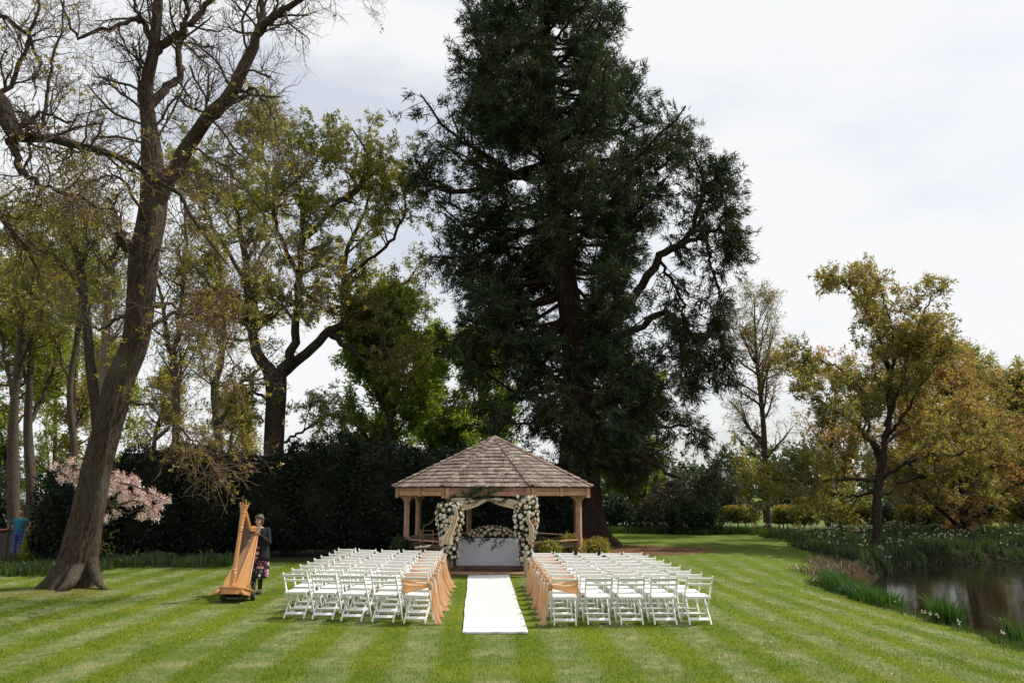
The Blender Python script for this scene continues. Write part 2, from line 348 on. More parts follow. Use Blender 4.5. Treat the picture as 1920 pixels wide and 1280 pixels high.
M['lf_conifer'] = leafmat('conifer_scale_leaf', [(0.013, 0.026, 0.013), (0.022, 0.043, 0.018), (0.038, 0.058, 0.022), (0.085, 0.062, 0.028)], 0.2, gloss=0.03, big=0.45)
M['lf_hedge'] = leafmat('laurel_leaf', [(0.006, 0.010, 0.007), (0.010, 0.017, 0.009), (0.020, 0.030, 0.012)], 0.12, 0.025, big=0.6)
M['lf_core'] = plain('dark_core_fill', (0.012, 0.014, 0.009), 0.95)
M['lf_clip'] = leafmat('hornbeam_leaf', [(0.06, 0.11, 0.014), (0.12, 0.17, 0.02), (0.20, 0.19, 0.035), (0.24, 0.15, 0.05)], 0.5, big=1.2)
M['lf_grey'] = leafmat('grey_green_spray', [(0.035, 0.04, 0.024), (0.07, 0.065, 0.036), (0.10, 0.082, 0.05)], 0.2, big=0.7)
M['lf_shrub'] = leafmat('gold_edged_leaf', [(0.06, 0.09, 0.015), (0.17, 0.16, 0.025), (0.30, 0.23, 0.045), (0.40, 0.33, 0.11)], 0.4, big=2.5)
M['lf_dark'] = leafmat('dark_shrub_leaf', [(0.014, 0.03, 0.012), (0.028, 0.05, 0.016), (0.055, 0.08, 0.022)], 0.2, big=0.8)
M['lf_beech'] = leafmat('copper_beech_leaf', [(0.10, 0.13, 0.025), (0.175, 0.175, 0.04), (0.29, 0.19, 0.06), (0.42, 0.18, 0.12)], 0.58, big=0.3)
M['lf_blade'] = leafmat('daffodil_leaf', [(0.022, 0.055, 0.014), (0.042, 0.085, 0.018), (0.085, 0.12, 0.02)], 0.35, big=1.5)
M['lf_iris'] = leafmat('iris_leaf', [(0.016, 0.065, 0.016), (0.03, 0.095, 0.018), (0.07, 0.13, 0.025)], 0.35, big=2)
M['lf_dry'] = leafmat('dry_stalk', [(0.09, 0.065, 0.035), (0.14, 0.105, 0.055), (0.20, 0.16, 0.07)], 0.2, big=1.5)
M['lf_wood'] = leafmat('far_wood_leaf', [(0.022, 0.05, 0.022), (0.04, 0.075, 0.03), (0.07, 0.10, 0.035)], 0.3, big=0.12)
M['petal_w'] = leafmat('white_petals', [(0.70, 0.66, 0.50), (0.80, 0.78, 0.68), (0.84, 0.82, 0.76)], 0.3, tcol=1.0, tint=(1, 1, 1), big=2)
M['petal_pink'] = leafmat('pink_petals', [(0.74, 0.50, 0.46), (0.82, 0.66, 0.61), (0.86, 0.79, 0.75)], 0.35, tcol=1.0, tint=(1, 1, 1), big=2)
M['lf_copper'] = leafmat('copper_leaf', [(0.22, 0.09, 0.04), (0.30, 0.13, 0.05), (0.36, 0.18, 0.08)], 0.4, big=2)

# ------------------------------------------------------------------ object helpers
def thing(name, label, cat, loc=(0, 0, 0), rotz=0.0, group=None):
    o = bpy.data.objects.new(name, None); COL.objects.link(o); o.empty_display_size = 0.2
    o.location = tuple(float(c) for c in loc); o.rotation_euler = (0, 0, rotz)
    return tag(o, label, cat, group)
def tag(o, label, cat, group=None, kind=None):
    if label: o['label'] = label
    if cat: o['category'] = cat
    if group: o['group'] = group
    if kind: o['kind'] = kind
    return o
def link(name, me, parent=None, kind=None):
    o = bpy.data.objects.new(name, me); COL.objects.link(o)
    if parent is not None: o.parent = parent
    if kind: o['kind'] = kind
    return o
def copy_tree(o, parent=None):
    c = o.copy(); COL.objects.link(c); c.parent = parent
    for ch in list(o.children): copy_tree(ch, c)
    return c
def np_mesh(name, V, polys, material, smooth=False):
    """V (n,3); polys: list of (m,k) index arrays"""
    V = np.asarray(V, np.float32).reshape(-1, 3)
    polys = [np.asarray(p, np.int32) for p in polys if len(p)]
    me = bpy.data.meshes.new(name)
    me.vertices.add(len(V)); me.vertices.foreach_set('co', V.ravel())
    nl = sum(p.size for p in polys); npoly = sum(len(p) for p in polys)
    me.loops.add(nl); me.polygons.add(npoly)
    me.loops.foreach_set('vertex_index', np.concatenate([p.ravel() for p in polys]))
    sizes = np.concatenate([np.full(len(p), p.shape[1], np.int32) for p in polys])
    st = np.zeros(npoly, np.int32); st[1:] = np.cumsum(sizes)[:-1]
    me.polygons.foreach_set('loop_start', st)
    if smooth: me.polygons.foreach_set('use_smooth', np.ones(npoly, bool))
    me.update(calc_edges=True)
    me.validate()
    me.materials.append(material)
    return me
def npart(name, V, polys, material, parent, smooth=False, kind=None):
    """V in world metres; parent an unrotated Empty"""
    V = np.asarray(V, float).reshape(-1, 3)
    if parent is not None: V = V - np.array(parent.location)
    return link(name, np_mesh(name, V, polys, material, smooth), parent, kind)
class MB:
    """collects simple shapes for one mesh"""
    def __init__(s): s.v = []; s.f = []
    def add(s, verts, faces):
        b = len(s.v); s.v += [tuple(float(c) for c in p) for p in verts]; s.f += [tuple(b + i for i in f) for f in faces]; return s
    def box(s, c, d, rot=None):
        c = Vector(c); h = Vector(d) / 2; rot = rot or Matrix.Identity(3)
        P = [c + rot @ Vector((sx * h.x, sy * h.y, sz * h.z)) for sz in (-1, 1) for sy in (-1, 1) for sx in (-1, 1)]
        return s.add(P, [(0, 2, 3, 1), (4, 5, 7, 6), (0, 1, 5, 4), (2, 6, 7, 3), (0, 4, 6, 2), (1, 3, 7, 5)])
    def beam(s, a, b, wx, wy, up=(0, 0, 1)):
        """a bar from a to b; wy is its size along `up`"""
        a, b = Vector(a), Vector(b); d = (b - a); ln = d.length; d.normalize()
        sd = d.cross(Vector(up))
        if sd.length < 1e-4: sd = d.cross(Vector((0, 1, 0)))
        sd.normalize(); u2 = sd.cross(d)
        rot = Matrix((sd, d, u2)).transposed()
        return s.box((a + b) / 2, (wx, ln, wy), rot)
    def tube(s, pts, rad, k=8, caps=True):
        pts = [Vector(p) for p in pts]; n = len(pts)
        if isinstance(rad, (int, float)): rad = [rad] * n
        b = len(s.v); ref = None; V = []
        for i, p in enumerate(pts):
            t = (pts[min(i + 1, n - 1)] - pts[max(i - 1, 0)]).normalized()
            if ref is None: ref = t.cross(Vector((0.31, 0.87, 0.39))).normalized()
            e1 = (ref - t * ref.dot(t)).normalized(); ref = e1; e2 = t.cross(e1)
            V += [p + (e1 * math.cos(2 * PI * j / k) + e2 * math.sin(2 * PI * j / k)) * rad[i] for j in range(k)]
        F = [(i * k + j, i * k + (j + 1) % k, (i + 1) * k + (j + 1) % k, (i + 1) * k + j) for i in range(n - 1) for j in range(k)]
        if caps: F += [tuple(range(k - 1, -1, -1)), tuple((n - 1) * k + j for j in range(k))]
        return s.add(V, F)
    def lathe(s, prof, k=16, c=(0, 0, 0), rot=None):
        """prof: (radius, height)"""
        rot = rot or Matrix.Identity(3); c = Vector(c); n = len(prof)
        V = [c + rot @ Vector((r * math.cos(2 * PI * j / k), r * math.sin(2 * PI * j / k), z)) for r, z in prof for j in range(k)]
        F = [(i * k + j, i * k + (j + 1) % k, (i + 1) * k + (j + 1) % k, (i + 1) * k + j) for i in range(n - 1) for j in range(k)]
        F += [tuple(range(k - 1, -1, -1)), tuple((n - 1) * k + j for j in range(k))]
        return s.add(V, F)
    def prism(s, poly, a, b):
        """poly: 2-D outline; a, b: functions from (p, q) to points on the two faces"""
        n = len(poly); V = [a(*p) for p in poly] + [b(*p) for p in poly]
        F = [tuple(range(n - 1, -1, -1)), tuple(range(n, 2 * n))] + [(i, (i + 1) % n, n + (i + 1) % n, n + i) for i in range(n)]
        return s.add(V, F)
    def grid(s, P):
        """P: rows of points"""
        n, m = len(P), len(P[0])
        return s.add([p for r in P for p in r], [(i * m + j, i * m + j + 1, (i + 1) * m + j + 1, (i + 1) * m + j) for i in range(n - 1) for j in range(m - 1)])
    def mesh(s, name, material, bevel=0.0, smooth=False, fix=True):
        me = bpy.data.meshes.new(name); me.from_pydata(s.v, [], s.f); me.update()
        if bevel or fix:
            bm = bmesh.new(); bm.from_mesh(me)
            if fix: bmesh.ops.recalc_face_normals(bm, faces=bm.faces)
            if bevel: bmesh.ops.bevel(bm, geom=[e for e in bm.edges if len(e.link_faces) == 2 and e.calc_face_angle(0) > 0.5], offset=bevel, segments=1, affect='EDGES', clamp_overlap=True)
            bm.to_mesh(me); bm.free()
        if smooth:
            me.polygons.foreach_set('use_smooth', [True] * len(me.polygons))
        me.materials.append(material)
        return me
    def build(s, name, material, parent=None, bevel=0.0, smooth=False, kind=None, fix=True):
        return link(name, s.mesh(name, material, bevel, smooth, fix), parent, kind)

# ------------------------------------------------------------------ plant helpers (all arrays)
def unit(v): return v / np.maximum(np.linalg.norm(v, axis=-1, keepdims=True), 1e-9)
def spline(pts, n):
    """smooth curve through pts (k,d), n samples"""
    P = np.asarray(pts, float); k = len(P)
    if k == 2: t = np.linspace(0, 1, n)[:, None]; return P[0] * (1 - t) + P[1] * t
    Q = np.vstack([2 * P[0] - P[1], P, 2 * P[-1] - P[-2]])
    s = np.linspace(0, k - 1 - 1e-6, n); i = s.astype(int); f = (s - i)[:, None]
    a, b, c, d = Q[i], Q[i + 1], Q[i + 2], Q[i + 3]
    return 0.5 * (2 * b + (c - a) * f + (2 * a - 5 * b + 4 * c - d) * f ** 2 + (3 * b - a - 3 * c + d) * f ** 3)
def tubes(P, Rd, k=5, rng=None, rough=0.0):
    """P (B,n,3), Rd (B,n) -> verts, quads"""
    B, n, _ = P.shape
    T = np.empty_like(P); T[:, 1:-1] = P[:, 2:] - P[:, :-2]; T[:, 0] = P[:, 1] - P[:, 0]; T[:, -1] = P[:, -1] - P[:, -2]
    T = unit(T)
    mean = unit(P[:, -1] - P[:, 0])
    ref = np.where((np.abs(mean[:, 1:2]) < 0.75), np.array([[0, 1.0, 0]]), np.array([[1.0, 0, 0]]))[:, None, :]
    E1 = unit(np.cross(T, np.broadcast_to(ref, T.shape))); E2 = np.cross(T, E1)
    a = np.arange(k) * 2 * PI / k
    rr = Rd[:, :, None]
    if rough and rng is not None:
        rr = rr * (1 + rough * rng.standard_normal((B, n, k)))
    else: rr = np.broadcast_to(rr, (B, n, k))
    V = P[:, :, None, :] + rr[..., None] * (E1[:, :, None, :] * np.cos(a)[None, None, :, None] + E2[:, :, None, :] * np.sin(a)[None, None, :, None])
    i = np.arange(B)[:, None, None] * n * k + np.arange(n - 1)[None, :, None] * k
    j = np.arange(k)[None, None, :]; j2 = (j + 1) % k
    F = np.stack([i + j, i + j2, i + k + j2, i + k + j], -1).reshape(-1, 4)
    return V.reshape(-1, 3), F
def merge(parts):
    V, F, b = [], [], 0
    for v, f in parts:
        V.append(v); F.append(f + b); b += len(v)
    return np.concatenate(V), np.concatenate(F)
def grow(P, Rd, rng, count, t=(0.2, 1.0), ang=(45, 12), length=1.0, n=6, wob=0.12, trop=(0, 0, 0.05), rr=0.6, rmin=0.004, tip=0.25, lenpow=0.35, inplane=None):
    """side branches: count per parent (number or array)"""
    B, m, _ = P.shape
    cnt = np.broadcast_to(np.asarray(count), (B,)); cnt = np.floor(cnt + rng.random(B)).astype(int)
    idx = np.repeat(np.arange(B), cnt); K = len(idx)
    if K == 0: return np.zeros((0, n, 3)), np.zeros((0, n)), idx, np.zeros(0)
    tt = t[0] + (t[1] - t[0]) * rng.random(K)
    f = tt * (m - 1) * 0.9999; i = f.astype(int); f = f - i
    p0 = P[idx, i] * (1 - f)[:, None] + P[idx, i + 1] * f[:, None]
    tg = unit(P[idx, i + 1] - P[idx, i]); r0 = Rd[idx, i] * (1 - f) + Rd[idx, i + 1] * f
    rv = unit(rng.standard_normal((K, 3)))
    pp = unit(rv - tg * (rv * tg).sum(-1, keepdims=True))
    a = np.radians(ang[0] + ang[1] * rng.standard_normal(K))[:, None]
    d = unit(tg * np.cos(a) + pp * np.sin(a))
    if callable(length): Ln = length(p0, d, tt, idx)
    else: Ln = length * (1 - lenpow * tt) * (0.6 + 0.8 * rng.random(K))
    Q = np.empty((K, n, 3)); Q[:, 0] = p0
    st = (Ln / (n - 1))[:, None]; tr = np.asarray(trop)
    for s in range(1, n):
        d = unit(d + wob * rng.standard_normal((K, 3)) + tr)
        Q[:, s] = Q[:, s - 1] + d * st
    rs = np.clip(r0 * rr * (0.7 + 0.5 * rng.random(K)), rmin, None)
    taper = 1 - (1 - tip) * np.linspace(0, 1, n)[None, :]
    return Q, np.maximum(rs[:, None] * taper, rmin * 0.7), idx, Ln
def along(P, count, rng, t=(0.2, 1.0)):
    """points and directions along branches"""
    B, m, _ = P.shape
    idx = np.repeat(np.arange(B), count); K = len(idx)
    f = (t[0] + (t[1] - t[0]) * rng.random(K)) * (m - 1) * 0.9999; i = f.astype(int); f = (f - i)[:, None]
    return P[idx, i] * (1 - f) + P[idx, i + 1] * f, unit(P[idx, i + 1] - P[idx, i])
def leaves(C, rng, per=1, spread=0.1, size=(0.08, 0.14), aspect=0.5, bias=(0, 0, 0), dirs=None, dirw=0.0, fold=0.15, tri=False):
    """flat diamond leaves round the points C -> verts, quads"""
    C = np.repeat(C, per, 0); K = len(C)
    C = C + spread * rng.standard_normal((K, 3)) * 0.6
    d = unit(rng.standard_normal((K, 3))) + np.asarray(bias)
    if dirs is not None: d = d + dirw * np.repeat(dirs, per, 0)
    d = unit(d)
    s = unit(np.cross(d, rng.standard_normal((K, 3)))); nn = np.cross(d, s)
    Ls = (size[0] + (size[1] - size[0]) * rng.random(K))[:, None]
    h = s * Ls * aspect * 0.5; fo = nn * Ls * fold
    if tri:                                                         # one triangle a leaf, for what stands far off
        V = np.stack([C + h, C + d * Ls * 1.08 + fo * 0.5, C - h], 1).reshape(-1, 3)
        return V, np.arange(K * 3).reshape(-1, 3)
    mid = C + d * Ls * 0.45
    V = np.stack([C, mid + h + fo, C + d * Ls, mid - h + fo], 1).reshape(-1, 3)
    return V, np.arange(K * 4).reshape(-1, 4)
def blades(C, rng, h=(0.2, 0.4), wd=0.02, lean=0.35, leandir=None):
    """upright grass-like leaves: a bent strip of two quads"""
    K = len(C); a = rng.random(K) * 2 * PI
    s = np.stack([np.cos(a), np.sin(a), np.zeros(K)], -1)
    b = rng.random(K) * 2 * PI; ld = np.stack([np.cos(b), np.sin(b), np.zeros(K)], -1) * (lean * rng.random(K))[:, None]
    if leandir is not None: ld = ld + leandir
    H = (h[0] + (h[1] - h[0]) * rng.random(K))[:, None]; up = np.array([[0, 0, 1.0]])
    W = s * wd * 0.5 * (0.7 + 0.6 * rng.random(K))[:, None]
    m_ = C + up * H * 0.6 + ld * H * 0.4; tp = C + up * H * 0.92 + ld * H * 1.3
    V = np.stack([C - W, C + W, m_ + W * 0.8, m_ - W * 0.8, tp], 1).reshape(-1, 3)
    b0 = np.arange(K)[:, None] * 5
    return V, [np.hstack([b0, b0 + 1, b0 + 2, b0 + 3]), np.hstack([b0 + 3, b0 + 2, b0 + 4])]
def limb_arrays(limbs, n=16):
    P = np.stack([spline(np.array(l[0]), n) for l in limbs])
    Rd = np.stack([np.interp(np.linspace(0, 1, n), np.linspace(0, 1, len(l[1])), l[1]) for l in limbs])
    return P, Rd
def T3(pts):
    """list of (u, v, distance) -> points"""
    return [at(*p) for p in pts]

# ================================================================== the setting
def build_ground():
    xs = np.concatenate([[-900, -400, -200, -110, -70, -48, -36, -29, -25], np.arange(-22, 34.1, 0.38), [37, 42, 48, 55, 70, 110, 200, 400, 900]])
    ys = np.concatenate([[-200, -60, -20, -6, 0, 2.5], np.arange(4.5, 46, 0.38), np.arange(46.5, 70, 1.5), [76, 84, 95, 110, 140, 200, 320, 600, 1200, 2200]])
    X, Y = np.meshgrid(xs, ys); Z = gz(X, Y)
    n, m = X.shape
    V = np.stack([X, Y, Z], -1).reshape(-1, 3)
    i = np.arange(n - 1)[:, None] * m + np.arange(m - 1)[None, :]
    F = np.stack([i, i + 1, i + m + 1, i + m], -1).reshape(-1, 4)
    o = link('ground', np_mesh('ground', V, [F], M['turf'], True)); o['kind'] = 'structure'
    wv = [(8.2, 4, -0.86), (60, 4, -0.86), (60, 40, -0.86), (8.2, 40, -0.86)]
    o = MB().add(wv, [(0, 1, 2, 3)]).build('pond_water', M['water']); o['kind'] = 'structure'
build_ground()

AISLE = np.array([-0.041, 1.0]) / math.hypot(0.041, 1)
RUN_F, RUN_B = onground(928, 1188), onground(916, 1080)
GZC = np.array([at(928, 900, 24.45)[0], 24.45]); GZROT = R(-2.7)

def build_grass():
    rng = np.random.default_rng(5)
    out = []
    K = 160000
    Yd = 1 / (1 / 26.0 + (1 / 7.6 - 1 / 26.0) * rng.random(K))      # denser towards the camera
    X = (rng.random(K) * 2 - 1) * (Yd * 0.66 + 0.4)
    ok = pond_sd(X, Yd) > 0.05
    ok &= np.hypot(X - GZC[0], Yd - GZC[1]) > 2.9
    c = X + 0.041 * Yd
    ok &= ~((c > RUN_F[0] + .041 * RUN_F[1] - 0.62) & (c < RUN_F[0] + .041 * RUN_F[1] + 0.62) & (Yd > RUN_F[1] - 0.06))
    ok &= ~((X < 0) & (Yd > 25.6))
    X, Yd, c = X[ok], Yd[ok], c[ok]
    C = np.stack([X, Yd, gz(X, Yd) - 0.004], -1)
    s = np.cos((c - 0.21) * 2 * PI / 1.03)                          # blades lie away from or towards the camera, stripe by stripe
    ld = np.stack([0.12 * rng.standard_normal(len(c)), np.where(s > 0, 0.75, -0.75) + 0.3 * rng.standard_normal(len(c)), np.zeros(len(c))], -1)
    k = np.clip(Yd / 13, 0.8, 1.8)[:, None]
    a = rng.random(len(c)) * PI; W = np.stack([np.cos(a), np.sin(a), 0 * a], -1) * 0.0050 * k
    H = (0.018 + 0.022 * rng.random(len(c)))[:, None]
    V = np.stack([C - W, C + W, C + np.array([[0, 0, 1.0]]) * H + ld * H], 1).reshape(-1, 3)
    o = link('lawn_grass', np_mesh('lawn_grass', V, [np.arange(len(V)).reshape(-1, 3)], M['blade']))
    tag(o, 'short mown striped grass blades covering the lawn', 'grass', kind='stuff')
    # daisies
    K = 420
    Yd = 10 + 17 * rng.random(K); X = np.where(rng.random(K) < 0.5, -14 + 9 * rng.random(K), 3 + 6 * rng.random(K)) * (0.6 + 0.4 * Yd / 24)
    cl = 0.5 * rng.standard_normal((K, 2)); X = np.round(X / 1.7) * 1.7 + cl[:, 0] * 1.4; Yd = np.round(Yd / 2.1) * 2.1 + cl[:, 1] * 1.4
    ok = (pond_sd(X, Yd) > 0.1) & (Yd > 8.5); X, Yd = X[ok], Yd[ok]
    C = np.stack([X, Yd, gz(X, Yd) + 0.045], -1); rr = 0.008 + 0.006 * rng.random(len(C))
    a = np.arange(6) * PI / 3; ring = np.stack([np.cos(a), np.sin(a), 0.25 * np.ones(6)], -1)
    V = (C[:, None, :] + ring[None] * rr[:, None, None]).reshape(-1, 3)
    o = link('daisies', np_mesh('daisies', V, [np.arange(len(V)).reshape(-1, 6)], M['petal_w']))
    tag(o, 'scattered small white daisies in the lawn', 'daisies', kind='stuff')
build_grass()

# ================================================================== aisle runner
def build_runner():
    a = onground(867, 1188); b = onground(990, 1188); c = onground(954.5, 1080); d = onground(878, 1080)
    rng = np.random.default_rng(3); n, m = 60, 10; rows = []
    for i in range(n + 1):
        t = i / n; l = a * (1 - t) + d * t; r = b * (1 - t) + c * t; row = []
        for j in range(m + 1):
            s = j / m; p = l * (1 - s) + r * s
            z = 0.032 + 0.006 * math.sin(9 * t + 2 * s) * math.sin(31 * t + 3 * s) + 0.005 * math.sin(57 * t + 4 * math.sin(5 * s)) * math.sin(3 * s + 5 * t) + 0.002 * rng.standard_normal()
            e = (0.007 * math.sin(13 * t) + 0.003 * math.sin(41 * t)) * (1 if j in (0, m) else 0)
            row.append((p[0] + e, p[1], z + g1(p[0], p[1])))
        rows.append(row)
    mb = MB().grid(rows)
    base = [[(p[0], p[1], p[2] - 0.026) for p in (row[0], row[-1])] for row in rows]
    mb.grid([[r[0], q[0]] for r, q in zip(rows, base)]); mb.grid([[r[-1], q[1]] for r, q in zip(rows, base)])
    mb.grid([rows[0], [(p[0], p[1], p[2] - 0.026) for p in rows[0]]]); mb.grid([rows[-1], [(p[0], p[1], p[2] - 0.026) for p in rows[-1]]])
    o = mb.build('aisle_runner', M['runner'], smooth=False)
    tag(o, 'long white carpet runner lying on the grass between the chairs', 'carpet')
build_runner()

# ================================================================== gazebo
def build_gazebo():
    rng = random.Random(11)
    g = thing('gazebo', 'octagonal cedar gazebo with a shingled roof at the end of the aisle', 'gazebo', (GZC[0], GZC[1], 0), GZROT); g.scale = (1.05, 1.05, 1.02)
    AP = 2.61; SIDE = AP / 1.2071; RF = AP / math.cos(PI / 8)       # fascia
    ZF0, ZF1, ZE, ZA = 2.00, 2.235, 2.245, 3.70
    def cor(i, rad): a = -PI / 2 - PI / 8 + i * PI / 4; return Vector((rad * math.cos(a), rad * math.sin(a), 0))
    # deck boards and plinth
    rd = 2.32 / math.cos(PI / 8)
    pl = [cor(i, rd) for i in range(8)]
    MB().prism([(p.x, p.y) for p in pl], lambda x, y: (x, y, -0.1), lambda x, y: (x, y, 0.13)).build('plinth', M['deck'], g)
    for k in range(31):
        y0 = -2.34 + k * 0.152
        hw = min(2.34, (2.34 * 2 ** .5 - abs(y0 + 0.074)) if abs(y0 + 0.074) > 0.97 else 2.34)
        if hw < 0.2: continue
        MB().box((0, y0 + 0.072, 0.148), (2 * hw, 0.144, 0.028)).build('deck_board', M['deck'], g, 0.004)
    MB().box((0.0, -2.50, 0.045), (2.1, 0.30, 0.05)).build('step_board', M['cedar'], g, 0.006)
    MB().box((0.0, -2.52, -0.03), (2.0, 0.24, 0.096)).build('step_riser', M['deck'], g)
    for i in range(8):
        a, b = cor(i, RF), cor(i + 1, RF); d = (b - a).normalized(); nrm = Vector((d.y, -d.x, 0)); mid = (a + b) / 2
        # fascia: lower board, upper board set back, bottom batten, middle and corner blocks
        e = 0.05
        MB().beam(a + d * e + Vector((0, 0, 2.065)), b - d * e + Vector((0, 0, 2.065)), 0.035, 0.125).build('fascia_board', M['cedar'], g, 0.004)
        MB().beam(a + d * e - nrm * 0.02 + Vector((0, 0, 2.185)), b - d * e - nrm * 0.02 + Vector((0, 0, 2.185)), 0.035, 0.105).build('fascia_board', M['cedar'], g, 0.004)
        rz = Matrix.Rotation(math.atan2(d.y, d.x), 3, 'Z')
        MB().box(mid + nrm * 0.035 + Vector((0, 0, 2.112)), (0.11, 0.035, 0.25), rz).build('fascia_block', M['cedar'], g, 0.005)
        for s, p in ((1, a), (-1, b)):
            MB().box(p + d * s * 0.053 + nrm * 0.03 + Vector((0, 0, 2.09)), (0.10, 0.045, 0.30), rz).build('corner_block', M['cedar'], g, 0.005)
        # post, capital and curved braces
        rp = RF - 0.28; p = cor(i, rp); rp_z = Matrix.Rotation(math.atan2(p.y, p.x), 3, 'Z')
        MB().box(p + Vector((0, 0, 1.105)), (0.13, 0.13, 1.89), rp_z).build('post', M['cedar'], g, 0.012)
        for tgt in (cor(i + 1, rp), cor(i - 1, rp), cor(i, rp + 1.0)):
            dd = (tgt - p).normalized(); ln = 0.33 if tgt.length < rp + 0.5 else 0.25
            sd = Vector((-dd.y, dd.x, 0)) * 0.03
            out = []; inn = []
            for k in range(7):
                th = k / 6 * PI / 2
                out.append((ln * (1 - math.cos(th)) * 0.98 + 0.06, ln * math.sin(th)))
                inn.append((ln * (1 - math.cos(th)) * 0.72 + 0.03, ln * math.sin(th) + 0.07 * (0.2 + math.cos(th) * 0.0 + k / 6)))
            poly = out + [(x, min(z, ln + 0.035)) for x, z in inn[::-1]]
            zb = 1.985 - ln
            f = lambda sgn: (lambda x, z: p + dd * x + sd * sgn + Vector((0, 0, zb + z)))
            MB().prism(poly, f(-1), f(1)).build('brace', M['cedar'], g)
        # low rail with a board between the posts, open at the front
        if i not in (0,):
            q = cor(i + 1, rp); dr = (q - p).normalized()
            MB().beam(p + dr * 0.065 + Vector((0, 0, 0.80)), q - dr * 0.065 + Vector((0, 0, 0.80)), 0.11, 0.04).build('rail', M['cedar'], g, 0.006)
            MB().beam(p + dr * 0.066 + Vector((0, 0, 0.66)), q - dr * 0.066 + Vector((0, 0, 0.66)), 0.03, 0.12).build('rail_board', M['deck'], g, 0.004)
            MB().beam(p + dr * 0.066 + Vector((0, 0, 0.28)), q - dr * 0.066 + Vector((0, 0, 0.28)), 0.04, 0.07).build('rail_board', M['deck'], g, 0.004)
            for s in (0.22, 0.78):
                c = p.lerp(q, s); t2 = p.lerp(q, 0.5)
                MB().beam(c + Vector((0, 0, 0.32)), c.lerp(t2, 0.9) + Vector((0, 0, 0.60)), 0.03, 0.06).build('rail_strut', M['deck'], g)
            if i in (2, 3, 4, 5):                                    # bench seat along the back
                n2 = Vector((dr.y, -dr.x, 0))
                MB().beam(p * 0.86 + dr * 0.05 + Vector((0, 0, 0.48)), q * 0.86 - dr * 0.05 + Vector((0, 0, 0.48)), 0.34, 0.035).build('bench_seat', M['deck'], g, 0.005)
    # roof
    roof = MB()
    RE = RF + 0.09; apex = Vector((0, 0, ZA))
    ring = [cor(i, RE) + Vector((0, 0, ZE - 0.03)) for i in range(8)]
    roof.add(ring + [apex - Vector((0, 0, 0.03))], [(i, (i + 1) % 8, 8) for i in range(8)])
    roof = roof.build('roof', M['roof_base'], g)
    sm = {}
    rest = MB(); nind = 0
    NC = 14
    for fi in range(8):
        a = cor(fi, RE) + Vector((0, 0, ZE)); b = cor(fi + 1, RE) + Vector((0, 0, ZE)); mid = (a + b) / 2
        up = (apex - mid); sl = up.length; up.normalize(); ax = (b - a).normalized(); nn = ax.cross(up); half = (b - a).length / 2
        front = fi in (0, 1, 7)
        ex = sl / (NC + 0.35)
        for c in range(NC):
            s0 = c * ex - (0.05 if c == 0 else 0.0); hw = half * (1 - (c * ex) / sl); hwt = half * (1 - min(1, ((c + 1) * ex) / sl))
            x = -hw + 0.005
            while x < hw - 0.02:
                wd = rng.choice((0.11, 0.14, 0.16, 0.18, 0.21))
                if x + wd > hw - 0.05: wd = hw - x
                x1 = x + wd - 0.008
                lo = s0 + rng.uniform(-0.012, 0.012); hi = (c + 1) * ex + 0.05
                th = rng.uniform(0.014, 0.026); lift = 0.012 + rng.uniform(0, 0.008)
                cl = lambda v, lim: max(-lim, min(lim, v))
                htop = max(0.01, half * (1 - min(1, hi / sl)))
                P2 = [(x, lo), (x1, lo), (cl(x1, htop), hi), (cl(x, htop), hi)]
                if abs(P2[2][0] - P2[3][0]) < 0.004: P2[2] = (P2[3][0] + 0.004, hi)
                V = []
                for k, (px, ps) in enumerate(P2):
                    low = k < 2
                    base = mid + ax * px + up * ps
                    V.append(base + nn * (lift if low else 0.0))
                for k, (px, ps) in enumerate(P2):
                    low = k < 2
                    V.append(mid + ax * px + up * ps + nn * (lift + th if low else 0.006))
                F = [(0, 3, 2, 1), (4, 5, 6, 7), (0, 1, 5, 4), (1, 2, 6, 5), (2, 3, 7, 6), (3, 0, 4, 7)]
                if front and nind < 300:
                    MB().add(V, F).build('shingle', M['shingle'], roof, fix=False); nind += 1
                else: rest.add(V, F)
                x += wd
    rest.build('shingles', M['shingle'], roof, kind='stuff', fix=False)
    for i in range(8):                                               # hip tiles
        a = cor(i, RE + 0.03) + Vector((0, 0, ZE)); d = (apex - a); ln = d.length; d.normalize()
        tang = Vector((-a.y, a.x, 0)).normalized()
        outw = tang.cross(d); outw = outw if outw.z > 0 else -outw
        for k in range(15):
            s0, s1 = ln * k / 15.2 - 0.02, ln * (k + 1) / 15.2 + 0.06
            mbt = MB()
            for sg in (-1, 1):
                h0 = outw * (0.052 + rng.uniform(0, 0.008)); h1 = outw * 0.026
                wv = tang * sg * 0.085 - outw * 0.034
                A = [a + d * s0 + h0, a + d * s0 + h0 + wv, a + d * s1 + h1 + wv, a + d * s1 + h1]
                B = [p_ + outw * 0.016 for p_ in A]
                F = [(0, 1, 2, 3), (4, 7, 6, 5), (0, 4, 5, 1), (1, 5, 6, 2), (2, 6, 7, 3), (3, 7, 4, 0)]
                mbt.add(A + B, F)
            mbt.build('hip_tile', M['shingle'], roof)
    MB().lathe([(0.16, ZA - 0.06), (0.13, ZA + 0.0), (0.05, ZA + 0.035), (0.02, ZA + 0.05)], 8).build('roof_cap', M['shingle'], roof)
    return g
build_gazebo()
def gzp(x, y, z):
    """a point in the gazebo's own axes -> world"""
    c, s = math.cos(GZROT), math.sin(GZROT); return np.array([GZC[0] + c * x - s * y, GZC[1] + s * x + c * y, z])

